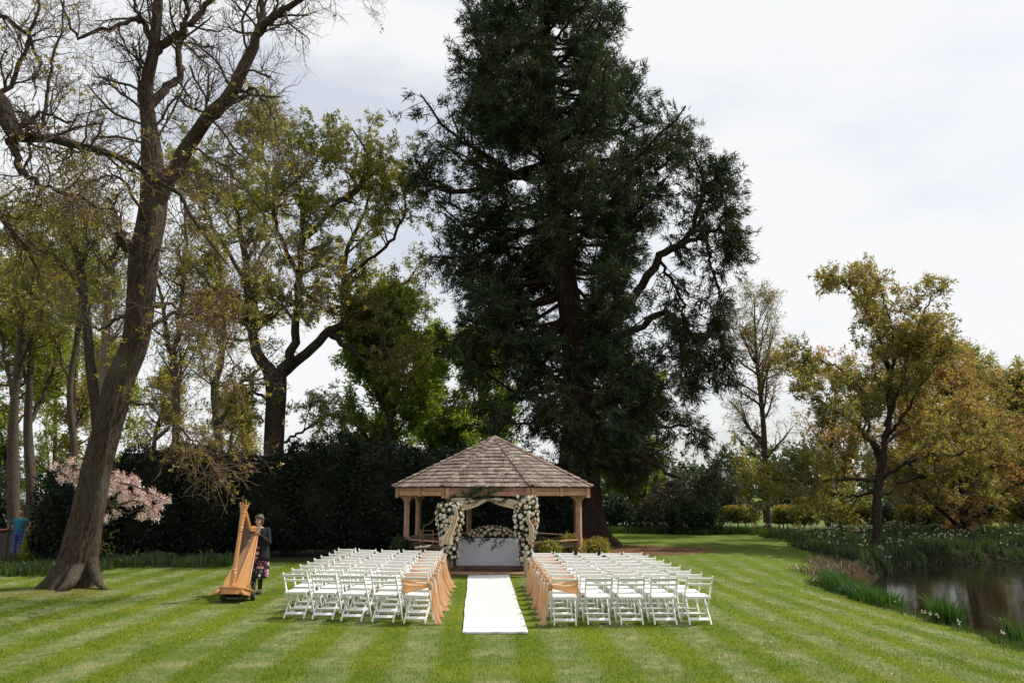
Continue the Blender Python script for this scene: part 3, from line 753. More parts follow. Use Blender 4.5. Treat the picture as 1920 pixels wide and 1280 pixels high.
# ---- roses
def rose_mesh(name, material, seed, r=1.0):
    rg = random.Random(seed); mb = MB()
    for ringi, (n, rad, tilt, h) in enumerate(((3, 0.28, 0.15, 0.78), (4, 0.55, 0.42, 0.72), (5, 0.85, 0.85, 0.55))):
        for k in range(n):
            a = 2 * PI * (k + 0.5 * ringi) / n + rg.uniform(-.2, .2); wd = 2.3 * rad * math.sin(PI / n) + 0.25
            rows = []
            for i in range(3):
                t = i / 2; row = []
                for j in (-1, 0, 1):
                    rr_ = rad * (0.35 + 0.65 * math.sin(t * PI / 2)) + 0.12 * tilt * t * t
                    aa = a + j * wd / 2 / max(rad, .3) * (0.5 + 0.5 * math.sin(t * 2.2)) * 0.62
                    row.append((rr_ * math.cos(aa), rr_ * math.sin(aa), h * t - 0.25 * tilt * t * t - 0.06 * abs(j) * t + rg.uniform(-.04, .04)))
                rows.append(row)
            mb.grid(rows)
    mb.lathe([(0.1, -0.05), (0.5, 0.1), (0.4, 0.35), (0.12, 0.55)], 6)
    return mb.mesh(name, material, fix=False)
ROSES = [rose_mesh('rose', M[m], s) for m, s in (('rose_white', 1), ('rose_white', 2), ('rose_ivory', 3), ('rose_ivory', 4), ('rose_peach', 5))]
def put_rose(parent, p, nrm, r, which):
    o = link('rose', ROSES[which], parent)
    o.location = Vector(p) - parent.location
    o.rotation_euler = Vector(nrm).to_track_quat('Z', 'Y').to_euler(); o.scale = (r, r, r * 1.05)
    return o
def floral_column(label, u0, u1, v0, v1, Y, n, seed, lean=0.0):
    rng = np.random.default_rng(seed); pr = random.Random(seed)
    c = at((u0 + u1) / 2, v1, Y)
    g = thing('floral_column', label, 'flowers', (c[0], c[1], g1(c[0], c[1])))
    hw = (at(u1, v1, Y)[0] - at(u0, v1, Y)[0]) / 2; z1, z0 = z_at(v0, Y), z_at(v1, Y)
    def surf(t, a):
        wv = (0.55 + 0.45 * math.sin(PI * min(1, 0.16 + 0.84 * (1 - t)) ** 0.8)) * (0.9 + 0.1 * math.sin(7 * t + seed))
        x = c[0] + lean * (t - 0.5) + hw * wv * math.cos(a); y = c[1] - 0.30 * wv * math.sin(a)
        return np.array([x, y, z0 + (z1 - z0) * t]), np.array([math.cos(a), -math.sin(a), 0.25 * pr.uniform(-1, 2)])
    k = 0; placed = []
    for tr in range(n * 14):
        if k >= n: break
        t = pr.random(); a = pr.uniform(-0.15 * PI, 1.15 * PI)
        p, nr = surf(t, a)
        rr = pr.uniform(0.040, 0.078)
        if any(np.linalg.norm(p - q) < (rr + r2) * 0.80 for q, r2 in placed): continue
        placed.append((p, rr)); put_rose(g, p, nr, rr, pr.choice((0, 0, 0, 1, 1, 2, 2, 2, 3, 4))); k += 1
    pts = []
    for _ in range(640):
        p, nr = surf(pr.random() * 1.04 - 0.02, pr.uniform(-0.3 * PI, 1.3 * PI)); pts.append(p - unit(nr) * (0.02 + 0.07 * pr.random()))
    V, F = leaves(np.array(pts), rng, 2, 0.03, (0.05, 0.10), 0.5, (0, 0, 0))
    npart('foliage', V, [F], M['ivy'], g, kind='stuff')
    # a dark moss core on a stake, so that nothing shows through
    mb = MB(); prof = []
    for i in range(9):
        t = i / 8; p, _ = surf(t, 0.0); prof.append((abs(p[0] - c[0] - lean * (t - .5)) * 0.72, z0 + (z1 - z0) * t))
    mb.lathe(prof, 10, (0, 0.0, 0)); mb.v = [(x, y * 0.7, z - g.location.z) for x, y, z in mb.v]
    mb.build('moss_core', M['lf_core'], g)
    MB().tube([(0, 0, 0), (0, 0, z0 - g.location.z + 0.1)], 0.025, 8).build('stake', M['deck'], g)
    return g
floral_column('tall column of white, ivory and peach roses beside the front post toward the harp', 817, 869, 943, 1046, 21.42, 96, 21, -0.03)
floral_column('tall column of white, ivory and peach roses at the front post toward the pond', 963, 1009, 930, 1052, 21.42, 100, 22, 0.05)

# ---- drapes
def drape_mesh(P, thick=0.006):
    mb = MB(); mb.grid(P); return mb
def swag(label, top, bot, Y, seed):
    """cloth hung between an upper and a lower edge given as (u, v)"""
    rg = random.Random(seed); n, m = 26, 25
    t1, b1 = spline(np.array(top, float), n), spline(np.array(bot, float), n); rows = []
    for j in range(m):
        s = j / (m - 1); row = []
        for i in range(n):
            q = t1[i] * (1 - s) + b1[i] * s
            y = Y - 0.035 - 0.05 * math.sin(PI * s) - 0.032 * math.sin(s * 19 + i * 0.16)
            row.append(at(q[0], q[1] + 0.8 * math.sin(s * 15), y))
        rows.append(row)
    mid = np.mean([p for r in rows for p in r], 0)
    o = MB().grid([[p - mid for p in r] for r in rows]).build('draped_fabric', M['drape'], smooth=True, fix=False)
    o.location = mid
    sol = o.modifiers.new('thickness', 'SOLIDIFY'); sol.thickness = 0.004
    tag(o, label, 'fabric', 'ivory drapes on the gazebo front')
swag('ivory chiffon swag gathered under the fascia on the harp side of the entrance', [(846, 934), (868, 933), (892, 934), (914, 934)], [(848, 957), (862, 957), (890, 950), (914, 937)], 21.66, 1)
swag('narrow ivory chiffon swag under the fascia on the pond side of the entrance', [(914, 934), (930, 933), (946, 934), (966, 936)], [(914, 937), (930, 944), (948, 949), (964, 953)], 21.66, 2)
def tail_drape(label, line, widths, Y, seed):
    n, m = 24, 25; c = spline(np.array(line, float), n); wv = np.interp(np.linspace(0, 1, n), np.linspace(0, 1, len(widths)), widths); rows = []
    for i in range(n):
        row = []
        for j in range(m):
            s = j / (m - 1) - 0.5
            row.append(at(c[i][0] + s * wv[i], c[i][1] + 3 * abs(s) * (i > 20), Y - 0.05 * math.sin(s * 19 + seed + i * .06) - 0.02 * math.sin(i * .5)))
        rows.append(row)
    mid = np.mean([p for r in rows for p in r], 0)
    o = MB().grid([[p - mid for p in r] for r in rows]).build('draped_fabric', M['drape'], smooth=True, fix=False); o.location = mid
    sol = o.modifiers.new('thickness', 'SOLIDIFY'); sol.thickness = 0.004
    tag(o, label, 'fabric', 'ivory drapes on the gazebo front')
tail_drape('ivory chiffon tail slanting down across the rose column toward the harp', [(853, 948), (855, 965), (848, 988), (840, 1006), (838, 1020)], [4, 7, 12, 18, 23], 21.05, 1)
tail_drape('upper ivory chiffon tail hanging over the rose column toward the pond', [(990, 962), (990, 975), (997, 988), (996, 1005), (993, 1019)], [3, 8, 10, 9, 5], 21.05, 2)
tail_drape('lower ivory chiffon tail hanging below the rose column to the grass', [(985, 1040), (986, 1055), (986, 1068), (987, 1079)], [6, 7, 7, 9], 21.2, 4)

# ---- ivy over the entrance
def ivy():
    rng = np.random.default_rng(8)
    lines = [[(838, 962), (836, 948), (846, 930), (862, 923), (880, 926), (893, 938), (904, 930)], [(882, 917), (900, 915), (915, 913), (925, 921), (936, 915), (948, 918)],
             [(872, 922), (874, 936), (884, 943), (896, 934), (910, 930), (922, 936)], [(918, 922), (912, 932), (925, 938), (942, 940), (950, 935)], [(836, 950), (828, 960), (832, 975)], [(905, 914), (890, 922), (878, 930)]]
    c = at(890, 930, 21.55); g = thing('ivy_garland', 'trailing ivy garland wound over the fascia above the entrance', 'ivy', c)
    pts = []
    mb = MB()
    for ln in lines:
        P = spline(np.array([at(u, v, 21.60 - 0.03 * (i % 2)) for i, (u, v) in enumerate(ln)]), 40); pts.append(P)
        mb.tube([Vector(p - c) for p in P[::2]], 0.006, 5)
    mb.build('stem', M['twig'], g, kind='stuff')
    P = np.concatenate(pts); V, F = leaves(P, rng, 3, 0.045, (0.045, 0.085), 0.75, (0, -0.4, -0.2))
    npart('foliage', V, [F], M['ivy'], g, kind='stuff')
    sel = P[rng.random(len(P)) < 0.16]; V, F = leaves(sel, rng, 2, 0.03, (0.04, 0.07), 0.5, (0, -0.6, 0)); npart('pale_leaves', V, [F], M['lf_shrub'], g, kind='stuff')
ivy()

# ---- table under its cloth, with flowers
def altar():
    Yt = 22.5; a = at(858, 1061, Yt); b = at(984, 1061, Yt); cx = (a[0] + b[0]) / 2; W = (b[0] - a[0]); D = 0.72; z0, z1 = 0.166, 0.90
    cy = Yt + D / 2
    t = thing('trestle_table', 'long trestle table hidden under a pale cloth in the gazebo', 'table', (cx, cy, z0), GZROT)
    MB().box((0, 0, z1 - z0 - 0.03), (W - 0.06, D - 0.06, 0.035)).build('table_top', M['deck'], t)
    for sx in (-1, 1):
        for sy in (-1, 1): MB().beam((sx * (W / 2 - 0.15), sy * 0.25, 0), (sx * (W / 2 - 0.15), sy * 0.2, z1 - z0 - 0.05), 0.04, 0.04).build('leg', M['deck'], t)
    # cloth: a skirt with soft folds round the rim of the table
    per = []
    hw, hd = W / 2, D / 2; cornr = 0.03
    def rim(s):
        Lp = 2 * (W + D); q = (s % 1) * Lp
        if q < W: return (-hw + q, -hd), (0, -1)
        q -= W
        if q < D: return (hw, -hd + q), (1, 0)
        q -= D
        if q < W: return (hw - q, hd), (0, 1)
        q -= W; return (-hw, hd - q), (-1, 0)
    n = 150; rows = []
    H = z1 - z0
    for k, (hh, sp) in enumerate(((H + 0.002, -0.02), (H, 0.0), (H - 0.02, 0.006), (H * 0.6, 0.012), (H * 0.3, 0.02), (0.012, 0.03))):
        row = []
        for i in range(n + 1):
            (x, y), (nx, ny) = rim(i / n)
            fo = (0.007 * math.sin(i * 0.83) + 0.010 * math.sin(i * 0.31 + 1)) * max(0, 1 - hh / H) * 1.8
            row.append((x + nx * (sp + fo), y + ny * (sp + fo), hh))
        rows.append(row)
    mb = MB().grid(rows)
    mb.add([(-hw + .019, -hd + .019, H + 0.001), (hw - .019, -hd + .019, H + 0.001), (hw - .019, hd - .019, H + 0.001), (-hw + .019, hd - .019, H + 0.001)], [(0, 1, 2, 3)])
    o = mb.build('tablecloth', M['tablecloth'], smooth=False, fix=False); o.location = (cx, cy, z0); o.rotation_euler = (0, 0, GZROT)
    tag(o, 'pale lilac-white floor-length cloth draped over the gazebo table', 'tablecloth')
    # arrangement
    rng = np.random.default_rng(4); pr = random.Random(4)
    c = np.array([at(922, 1011, Yt)[0], cy - 0.18, z1 + 0.003])
    g = thing('flower_arrangement', 'low spreading rose arrangement trailing over the front of the clothed table', 'flowers', c)
    MB().box((0, 0, 0.04), (0.9, 0.16, 0.08)).build('tray', M['lf_core'], g, 0.01)
    hwid = (at(968, 1000, Yt)[0] - at(876, 1000, Yt)[0]) / 2; placed = []
    k = 0
    for _ in range(900):
        if k > 44: break
        s = pr.uniform(-1, 1); el = pr.uniform(0.05, PI * 0.62)
        ht = 0.30 * (1 - 0.65 * s * s); x = s * hwid * 0.98
        p = c + np.array([x, -0.20 * math.sin(el) * (1 - .4 * s * s) - 0.02, 0.02 + ht * math.cos(el * 0.72)])
        rr = pr.uniform(0.038, 0.070)
        if any(np.linalg.norm(p - q) < (rr + r2) * 0.85 for q, r2 in placed): continue
        placed.append((p, rr)); put_rose(g, p, (s * 0.5, -math.sin(el), 0.3 + math.cos(el)), rr, pr.choice((0, 1, 2, 2, 3, 3, 4))); k += 1
    pts = []
    for _ in range(330):
        s = pr.uniform(-1.08, 1.08); el = pr.uniform(0.0, PI * 0.6); ht = 0.30 * (1 - 0.6 * s * s)
        pts.append(c + np.array([s * hwid, -0.2 * math.sin(el), 0.0 + ht * math.cos(el * .75) * pr.uniform(0.5, 1.05)]))
    for s0, ln in ((-0.85, 0.16), (-0.42, 0.26), (-0.2, 0.10), (0.1, 0.34), (0.28, 0.30), (0.5, 0.18), (0.9, 0.14), (-1.05, 0.05)):
        for q in range(22):
            t_ = q / 22; pts.append(c + np.array([s0 * hwid + 0.06 * math.sin(5 * t_), -0.24, 0.03 - ln * t_]))
    V, F = leaves(np.array(pts) + [0, .05, 0], rng, 2, 0.035, (0.04, 0.09), 0.5, (0, -0.1, 0))
    npart('foliage', V, [F], M['ivy'], g, kind='stuff')
altar()

# ---- gilt chair and bronze hoop stand inside the gazebo
def chiavari():
    c = at(803, 1060, 22.9); g = thing('banquet_chair', 'slim gilt spindle-back chair inside the gazebo behind the rose column', 'chair', (c[0], c[1], 0.166), R(200))
    for sx in (-1, 1):
        MB().tube([(sx * .19, .19, 0), (sx * .19, .19, .46)], 0.016, 8).build('leg', M['gold'], g)
        MB().tube([(sx * .18, -.19, 0), (sx * .18, -.19, .46), (sx * .175, -.24, .92)], 0.016, 8).build('back_post', M['gold'], g)
    MB().box((0, 0, .46), (.42, .42, .03)).build('seat', M['gold'], g, .006)
    MB().box((0, 0, .495), (.40, .40, .04)).build('cushion', M['ribbon'], g, .012)
    for z in (.62, .80, .91): MB().tube([(-.178, -.195 - (z - .46) * .11, z), (.178, -.195 - (z - .46) * .11, z)], 0.011, 6).build('back_rail', M['gold'], g)
    for k in range(6): MB().tube([(-.13 + k * .052, -.213, .62), (-.13 + k * .052, -.233, .80)], 0.007, 6).build('spindle', M['gold'], g)
    for y in (.19, -.19): MB().tube([(-.19, y, .2), (.19, y, .2)], 0.009, 6).build('stretcher', M['gold'], g)
chiavari()
def hoop():
    Y = 20.9
    P = [at(u, v, Y) for u, v in ((793, 1075), (792.5, 1040), (793, 1010), (793, 992), (796, 985), (806, 981), (815, 971), (820, 962), (823, 950))]
    c = np.array([P[0][0], P[0][1], 0.0]); g = thing('hook_stand', 'thin bronze hooked stand behind the last chairs near the gazebo', 'stand', c)
    Q = spline(np.array(P), 40); MB().tube([Vector(q - c) for q in Q], 0.018, 8).build('rod', M['bronze'], g, smooth=True)
    MB().tube([Vector(at(778, 1025.5, Y - .05) - c), Vector(at(794, 1024, Y) - c), Vector(at(808, 1021.5, Y + .05) - c)], 0.014, 6).build('cross_arm', M['ribbon'], g)
    MB().lathe([(0.16, 0.0), (0.16, 0.012), (0.03, 0.03), (0.02, 0.06)], 14).build('base', M['bronze'], g)
hoop()

# ================================================================== folding chairs and sashes
def chair_parts():
    """white wooden folding chair, facing +Y, seen from behind"""
    W = 0.215; P = []
    def part(name, mb, bev=0.004): P.append((name, mb.mesh(name, M['white_wood'], bev)))
    top, bot = (-0.235, 0.765), (0.215, 0.0)       # (y, z) of the long side posts
    def post_at(z): t = (z - bot[1]) / (top[1] - bot[1]); return bot[0] + (top[0] - bot[0]) * t
    for s in (-1, 1):
        mb = MB(); mb.beam((s * W, bot[0], bot[1]), (s * W, top[0], top[1]), 0.024, 0.040)
        d = Vector((0, top[0] - bot[0], top[1])).normalized()
        mb.lathe([(0.0135, 0.0), (0.016, 0.008), (0.015, 0.020), (0.007, 0.030)], 8, (s * W, top[0], top[1] - 0.004), Vector((0, 0, 1)).rotation_difference(d).to_matrix())
        part('side_post', mb)
    lean = Matrix.Rotation(math.atan2(top[0] - bot[0], top[1]) * -1, 3, 'X')
    part('top_rail', MB().box((0, post_at(0.728), 0.728), (2 * W - 0.024, 0.018, 0.060), lean))
    part('middle_rail', MB().box((0, post_at(0.640), 0.640), (2 * W - 0.024, 0.018, 0.044), lean))
    # seat of four slats on a frame
    for k in range(4):
        part('seat_slat', MB().box((0, -0.130 + k * 0.094, 0.440 + 0.003 * k), (2 * W - 0.030, 0.090, 0.018)), 0.005)
    for y_ in (-0.155, 0.175): part('seat_frame', MB().box((0, y_, 0.422), (2 * W - 0.028, 0.02, 0.028)), 0.003)
    for s in (-1, 1):
        part('leg', MB().beam((s * (W - 0.036), 0.175, 0.415), (s * (W - 0.036), -0.215, 0.0), 0.022, 0.036))
    def leg_at(z): return -0.215 + (0.39) * z / 0.415
    part('stretcher', MB().box((0, leg_at(0.085), 0.085), (2 * (W - 0.036) - 0.022, 0.018, 0.055), Matrix.Rotation(R(-43), 3, 'X')))
    part('stretcher', MB().box((0, post_at(0.12), 0.12), (2 * W - 0.024, 0.018, 0.045), lean))
    part('rod', MB().tube([(-W + 0.012, post_at(0.33), 0.33), (W - 0.012, post_at(0.33), 0.33)], 0.006, 6), 0)
    return P
CH = chair_parts()
ROWS = ('nearest row', 'second row', 'third row', 'fourth row', 'fifth row', 'sixth row', 'seventh row', 'eighth row', 'farthest row')
SEATS = ('on the aisle', 'second from the aisle', 'third from the aisle', 'fourth from the aisle', 'at the outer end')
crng = random.Random(7)
def put_chair(x, y, rz, side, row, seat):
    t = thing('folding_chair', 'white folding chair %s, %s, %s block' % (SEATS[seat], ROWS[row], side), 'chair', (x, y, g1(x, y) + 0.004), rz, 'white folding chairs set out in two blocks')
    for nm, me in CH: link(nm, me, t)
    t.rotation_euler[0] = R(crng.uniform(-.7, .7)); t.rotation_euler[1] = R(crng.uniform(-.9, .9))
    return t
# sash: pleated band round the backrest, knot with ribbon and flower, long tail to the ground; made for the side s of the chair that faces the aisle
def sash_meshes(s, seed):
    rg = random.Random(seed); out = []
    W = 0.215
    yb = lambda z: 0.215 - 0.45 * z / 0.765
    rows = []; n, m = 16, 13
    for j in range(m):
        q = j / (m - 1); row = []
        for i in range(n):
            t = i / (n - 1)
            zc0 = 0.735 - 0.275 * q; zc1 = 0.640 - 0.055 * q
            e = t ** 0.85; z = zc0 * (1 - e) + zc1 * e + 0.008 * math.sin(3 * t + seed)
            x = -s * (W + 0.012) + s * (2 * W + 0.03) * t
            pl = 0.010 * math.sin(q * 20 + rg.uniform(-.3, .3)) * (0.5 + 0.5 * t)
            row.append((x, yb(z) - 0.034 + pl - 0.012 * math.sin(PI * t), z))
        rows.append(row)
    # front return of the band, round the backrest
    fr = [[(p[0], yb(p[2]) + 0.034, p[2] * 0.8 + 0.13) for p in r] for r in rows]
    mb = MB().grid(rows).grid(fr).grid([[a[0], b[0]] for a, b in zip(rows, fr)]); out.append(('band', mb.mesh('band', M['sash'], smooth=True, fix=False)))
    # bunched knot
    kx, kz = s * (W + 0.030), 0.615; ky = yb(kz) - 0.01
    mb = MB(); P = []
    for i in range(9):
        a = PI * i / 8; row = []
        for j in range(13):
            b = 2 * PI * j / 12; r = 1 + 0.16 * math.sin(5 * b + i) + 0.1 * rg.uniform(-1, 1) * (0 < j < 12)
            row.append((kx + 0.045 * r * math.sin(a) * math.cos(b), ky + 0.05 * r * math.sin(a) * math.sin(b), kz + 0.065 * r * math.cos(a)))
        P.append(row)
    mb.grid(P); out.append(('knot', mb.mesh('knot', M['sash'], smooth=True, fix=False)))
    # ribbon loops and small flower
    mb = MB()
    for k in range(5):
        a = rg.uniform(0, 2 * PI); d = Vector((s * 0.4, math.cos(a), math.sin(a))).normalized()
        q0 = Vector((kx + s * 0.03, ky - 0.03, kz + 0.01)); mid = q0 + d * rg.uniform(.03, .06); end = mid + Vector((0, -.01, -rg.uniform(.02, .07)))
        mb.tube([q0, mid, end], [0.005, 0.012, 0.004], 5)
    out.append(('ribbon', mb.mesh('ribbon', M['ribbon'], smooth=True)))
    # tail: pleated, widening, sweeping out on the grass
    rows = []; n = 20; m = 17; sweep = rg.uniform(0.06, 0.16) if s > 0 else rg.uniform(-.02, .05)
    for i in range(n):
        t = i / (n - 1); row = []
        for j in range(m):
            q = j / (m - 1) - 0.5
            wd = 0.045 + (0.10 + 0.04 * (seed % 3)) * t ** 1.1
            z = kz * (1 - t) + 0.012; fl = max(0, (t - 0.86) / 0.14)
            x = kx + s * (0.025 + 0.07 * t + sweep * t ** 3) + s * 0.028 * (0.6 + t) * math.sin(q * 19 + seed) + s * fl * 0.04 * math.sin(q * 12)
            y = ky + q * wd - 0.03 * t + 0.012 * math.sin(9 * t + 5 * q)
            row.append((x, y, max(0.008, z + 0.014 * fl * math.sin(q * 16 + 1))))
        rows.append(row)
    out.append(('tail', MB().grid(rows).mesh('tail', M['sash'], smooth=True, fix=False)))
    return out
SASH = {(s, k): sash_meshes(s, k * 5 + 2 + s) for s in (-1, 1) for k in range(9)}
def put_sash(x, y, rz, side, row, s):
    t = thing('chair_sash', 'peach chiffon sash tied on the aisle chair, %s, %s block' % (ROWS[row], side), 'sash', (x, y, g1(x, y) + 0.004), rz, 'peach sashes on the aisle chairs')
    k = row
    for nm, me in SASH[(s, k)]:
        o = link(nm, me, t)
    return t
# harp-side block: the rows slant; pond-side block: straight
def foot(u, v): p = onground(u, v); return np.array([p[0], p[1] + 0.215])
def top(u, v): p = onground(u, v, 0.79); return np.array([p[0], p[1] + 0.235])
FL, FLo = foot(777.7, 1170.4) + [0.03, 0], foot(549, 1159) + [0.03, 0]   # nearest row: aisle seat, outer seat
BL, BLo = top(816, 1030), top(653.5, 1026.5)
FR, FRo = foot(1060, 1173), foot(1313, 1172)
BR, BRo = top(1017, 1034.5), top(1186, 1034.5)
for side, (f0, f1, b0, b1, rz, s) in (('harp-side', (FL, FLo, BL, BLo, R(-9), 1)), ('pond-side', (FR, FRo, BR, BRo, R(1.5), -1))):
    for r in range(9):
        t = r / 8; a = f0 * (1 - t) + b0 * t; b = f1 * (1 - t) + b1 * t
        for c in range(5):
            p = a + (b - a) * c / 4
            x, y = p[0] + crng.uniform(-.018, .018), p[1] + crng.uniform(-.035, .035); rot = rz + R(crng.uniform(-3, 3))
            put_chair(x, y, rot, side, r, c)
            if c == 0: put_sash(x, y, rot, side, r, s)

# ================================================================== harp on its trolley
def harp():
    base = onground(428, 1131); c = np.array([base[0] + 0.02, base[1] + 0.20, 0])
    yaw = R(-4)                                   # the harp leans away from the camera and toward the player
    tilt = R(13)
    g = thing('harp', 'tall varnished pedal harp with carved column leaning on its base', 'harp', (c[0], c[1], g1(c[0], c[1]) + 0.13), yaw)
    # local: +Y toward the player, +Z up; everything above the base is tipped back
    Rt = Matrix.Rotation(-tilt, 3, 'X')
    def tp(x, y, z): v = Rt @ Vector((x, y + 0.12, z)); return Vector((v.x, v.y - 0.12, v.z))
    # base with moulded edge and four clawed feet
    def plate(z0, z1, grow_): return [(-.27 - grow_, .10), (-.24 - grow_, -.12), (-.15, -.22 - grow_), (.15, -.22 - grow_), (.24 + grow_, -.12), (.27 + grow_, .10), (.23 + grow_, .42), (-.23 - grow_, .42)]
    mb = MB()
    for z0, z1, gr in ((0.02, 0.045, .03), (0.045, 0.13, .0), (0.13, 0.155, .022), (.155, .175, .005)):
        mb.prism(plate(z0, z1, gr), lambda x, y, z=z0: tp(x, y, z), lambda x, y, z=z1: tp(x, y, z))
    mb.build('base', M['harp_wood'], g, 0.006)
    for sx in (-1, 1):
        for y in (-.18, .36):
            MB().tube([tp(sx * .22, y, .09), tp(sx * .27, y - .02, .05), tp(sx * .31, y - .03, .02), tp(sx * .345, y - .04, 0.014)], [.035, .04, .03, .016], 8).build('foot', M['harp_wood'], g, smooth=True)
    # column with rings, flutes and crown
    prof = [(.060, .17), (.066, .20), (.058, .22), (.060, .42), (.056, .43), (.066, .445), (.056, .46), (.064, .48), (.066, .495), (.050, .51), (.047, .52),
            (.043, 1.25), (.047, 1.262), (.058, 1.275), (.046, 1.29), (.054, 1.31), (.058, 1.33), (.048, 1.345), (.05, 1.36), (.056, 1.60), (.052, 1.62), (.066, 1.64), (.062, 1.66), (.072, 1.70), (.08, 1.74), (.095, 1.765), (.098, 1.79), (.08, 1.80)]
    mb = MB(); k = 20; V = []
    for r_, z in prof:
        for j in range(k):
            a = 2 * PI * j / k; fl = 1 + (0.06 * (1 if j % 2 else -1) if (.52 <= z <= 1.25 or .22 < z < .43 or 1.36 <= z <= 1.6) else 0)
            fl *= .88 if z < 1.62 else .95; V.append(tp(r_ * fl * math.cos(a), -.12 + r_ * fl * math.sin(a), z))
    n = len(prof)
    mb.add(V, [(i * k + j, i * k + (j + 1) % k, (i + 1) * k + (j + 1) % k, (i + 1) * k + j) for i in range(n - 1) for j in range(k)] + [tuple((n - 1) * k + j for j in range(k))])
    mb.build('column', M['harp_wood'], g, fix=True)
    mb = MB()
    for j in range(8):
        a = 2 * PI * j / 8; mb.tube([tp(.08 * math.cos(a), -.12 + .08 * math.sin(a), 1.795), tp(.098 * math.cos(a), -.12 + .098 * math.sin(a), 1.825), tp(.075 * math.cos(a), -.12 + .075 * math.sin(a), 1.84)], [.018, .014, .006], 6)
    mb.build('crown_leaf', M['harp_wood'], g, smooth=True, kind='stuff')
    # soundbox: wide below, narrow at the shoulder; flat board faces the strings
    b0, b1 = (.02, .17), (.70, 1.30)                                # (y, z) of the board's foot and top
    dy, dz = b1[0] - b0[0], b1[1] - b0[1]; ln = math.hypot(dy, dz); ny, nz_ = -dz / ln, dy / ln
    rows = []; brd = []
    for i in range(15):
        t = i / 14; hw = 0.225 * (1 - t) ** 0.92 + 0.055; yy, zz = b0[0] + dy * t, b0[1] + dz * t
        if t < 0.12: hw *= 0.90 + 0.10 * t / 0.12
        row = []
        for j in range(9):
            a = PI * j / 8; dp = (0.20 * (1 - t) + 0.09) * math.sin(a)
            row.append(tp(hw * math.cos(a), yy - ny * dp, zz - nz_ * dp))
        rows.append(row)
        brd.append([tp(hw * s, yy + ny * (0.010 + 0.006 * (1 - abs(s))), zz + nz_ * (0.010 + 0.006 * (1 - abs(s)))) for s in (-1, -.75, -.5, -.25, -.04, .04, .25, .5, .75, 1)])
    mb = MB().grid(rows); mb.add([r[0] for r in rows[-1:]] + [], [])
    mb.add(rows[-1], [tuple(range(9))]).add(rows[0], [tuple(range(8, -1, -1))])
    mb.build('soundbox', M['harp_wood'], g, smooth=True)
    mb = MB().grid(brd); mb.grid([[a[0], r[0]] for a, r in zip(brd, [[q[-1]] for q in rows])]); mb.grid([[a[-1], r[0]] for a, r in zip(brd, rows)])
    mb.build('soundboard', M['harp_board'], g, fix=False)
    for s in (-1, 1):
        e = [q[0 if s < 0 else -1] for q in brd]; MB().tube(e, 0.012, 6).build('board_edging', M['harp_wood'], g, smooth=True)
    MB().beam(tp(0, b0[0] + ny * .024, b0[1] + nz_ * .024), tp(0, b0[0] + dy * .985 + ny * .024, b0[1] + dz * .985 + nz_ * .024), 0.035, 0.014, up=Rt @ Vector((0, ny, nz_))).build('string_rib', M['harp_wood'], g, 0.003)
    # neck: S curve from column top to the shoulder
    nk = spline(np.array([(-.10, 1.66), (.06, 1.63), (.22, 1.50), (.38, 1.40), (.54, 1.44), (.66, 1.43), (.73, 1.33)]), 22)
    hN = np.interp(np.linspace(0, 1, 22), [0, .15, .5, .8, 1], [.065, .055, .045, .06, .05])
    poly = [(a, b + h) for (a, b), h in zip(nk, hN)] + [(a, b - h) for (a, b), h in list(zip(nk, hN))[::-1]]
    MB().prism(poly, lambda y, z: tp(-.028, y, z), lambda y, z: tp(.028, y, z)).build('neck', M['harp_wood'], g, 0.006)
    for k in range(30):
        t = k / 29; i = 1 + t * 17; i0 = int(i); f = i - i0; py, pz = nk[i0] * (1 - f) + nk[i0 + 1] * f
        tb = 0.06 + 0.86 * t
        MB().tube([tp(-.012, py, pz - .01), tp(0, b0[0] + dy * tb + ny * .03, b0[1] + dz * tb + nz_ * .03)], 0.0028, 4).build('string', M['harp_string'], g)
        MB().tube([tp(-.045, py, pz), tp(.045, py, pz)], 0.006, 6).build('tuning_pin', M['steel'], g)
    # trolley
    t = thing('harp_trolley', 'low black two-wheeled trolley under the harp', 'trolley', (c[0] + .02, c[1], g1(c[0], c[1])), yaw)
    MB().box((0, .10, .105), (.44, .62, .035)).box((-.18, .1, .075), (.04, .56, .05)).box((.18, .1, .075), (.04, .56, .05)).build('platform', M['black'], t, .005)
    MB().tube([(-.29, .26, .085), (.29, .26, .085)], .012, 8).build('axle', M['steel'], t)
    for sx in (-1, 1):
        wh = link('wheel', MB().lathe([(.03, -.025), (.075, -.028), (.085, -.015), (.085, .015), (.075, .028), (.03, .025)], 20, rot=Matrix.Rotation(PI / 2, 3, 'Y')).mesh('wheel', M['black'], smooth=True), t); wh.location = (sx * .29, .26, .087)
        hb = link('hub', MB().lathe([(.028, -.034), (.028, .034)], 12, rot=Matrix.Rotation(PI / 2, 3, 'Y')).mesh('hub', M['steel']), wh)
        MB().tube([(sx * .16, -.14, .06), (sx * .16, -.14, 0.0)], [.03, .025], 8).build('caster', M['black'], t)
    MB().tube([(-.16, .41, .1), (-.16, .55, .14), (-.16, .62, .3)], .014, 8).tube([(.16, .41, .1), (.16, .55, .14), (.16, .62, .3)], .014, 8).tube([(-.16, .62, .3), (.16, .62, .3)], .014, 8).build('handle', M['black'], t, smooth=True)
    return g, tp, yaw, c
HARP, harp_tp, HYAW, HC = harp()
def harp_world(v):
    cz, sz = math.cos(HYAW), math.sin(HYAW); return Vector((HARP.location.x + cz * v.x - sz * v.y, HARP.location.y + sz * v.x + cz * v.y, HARP.location.z + v.z))

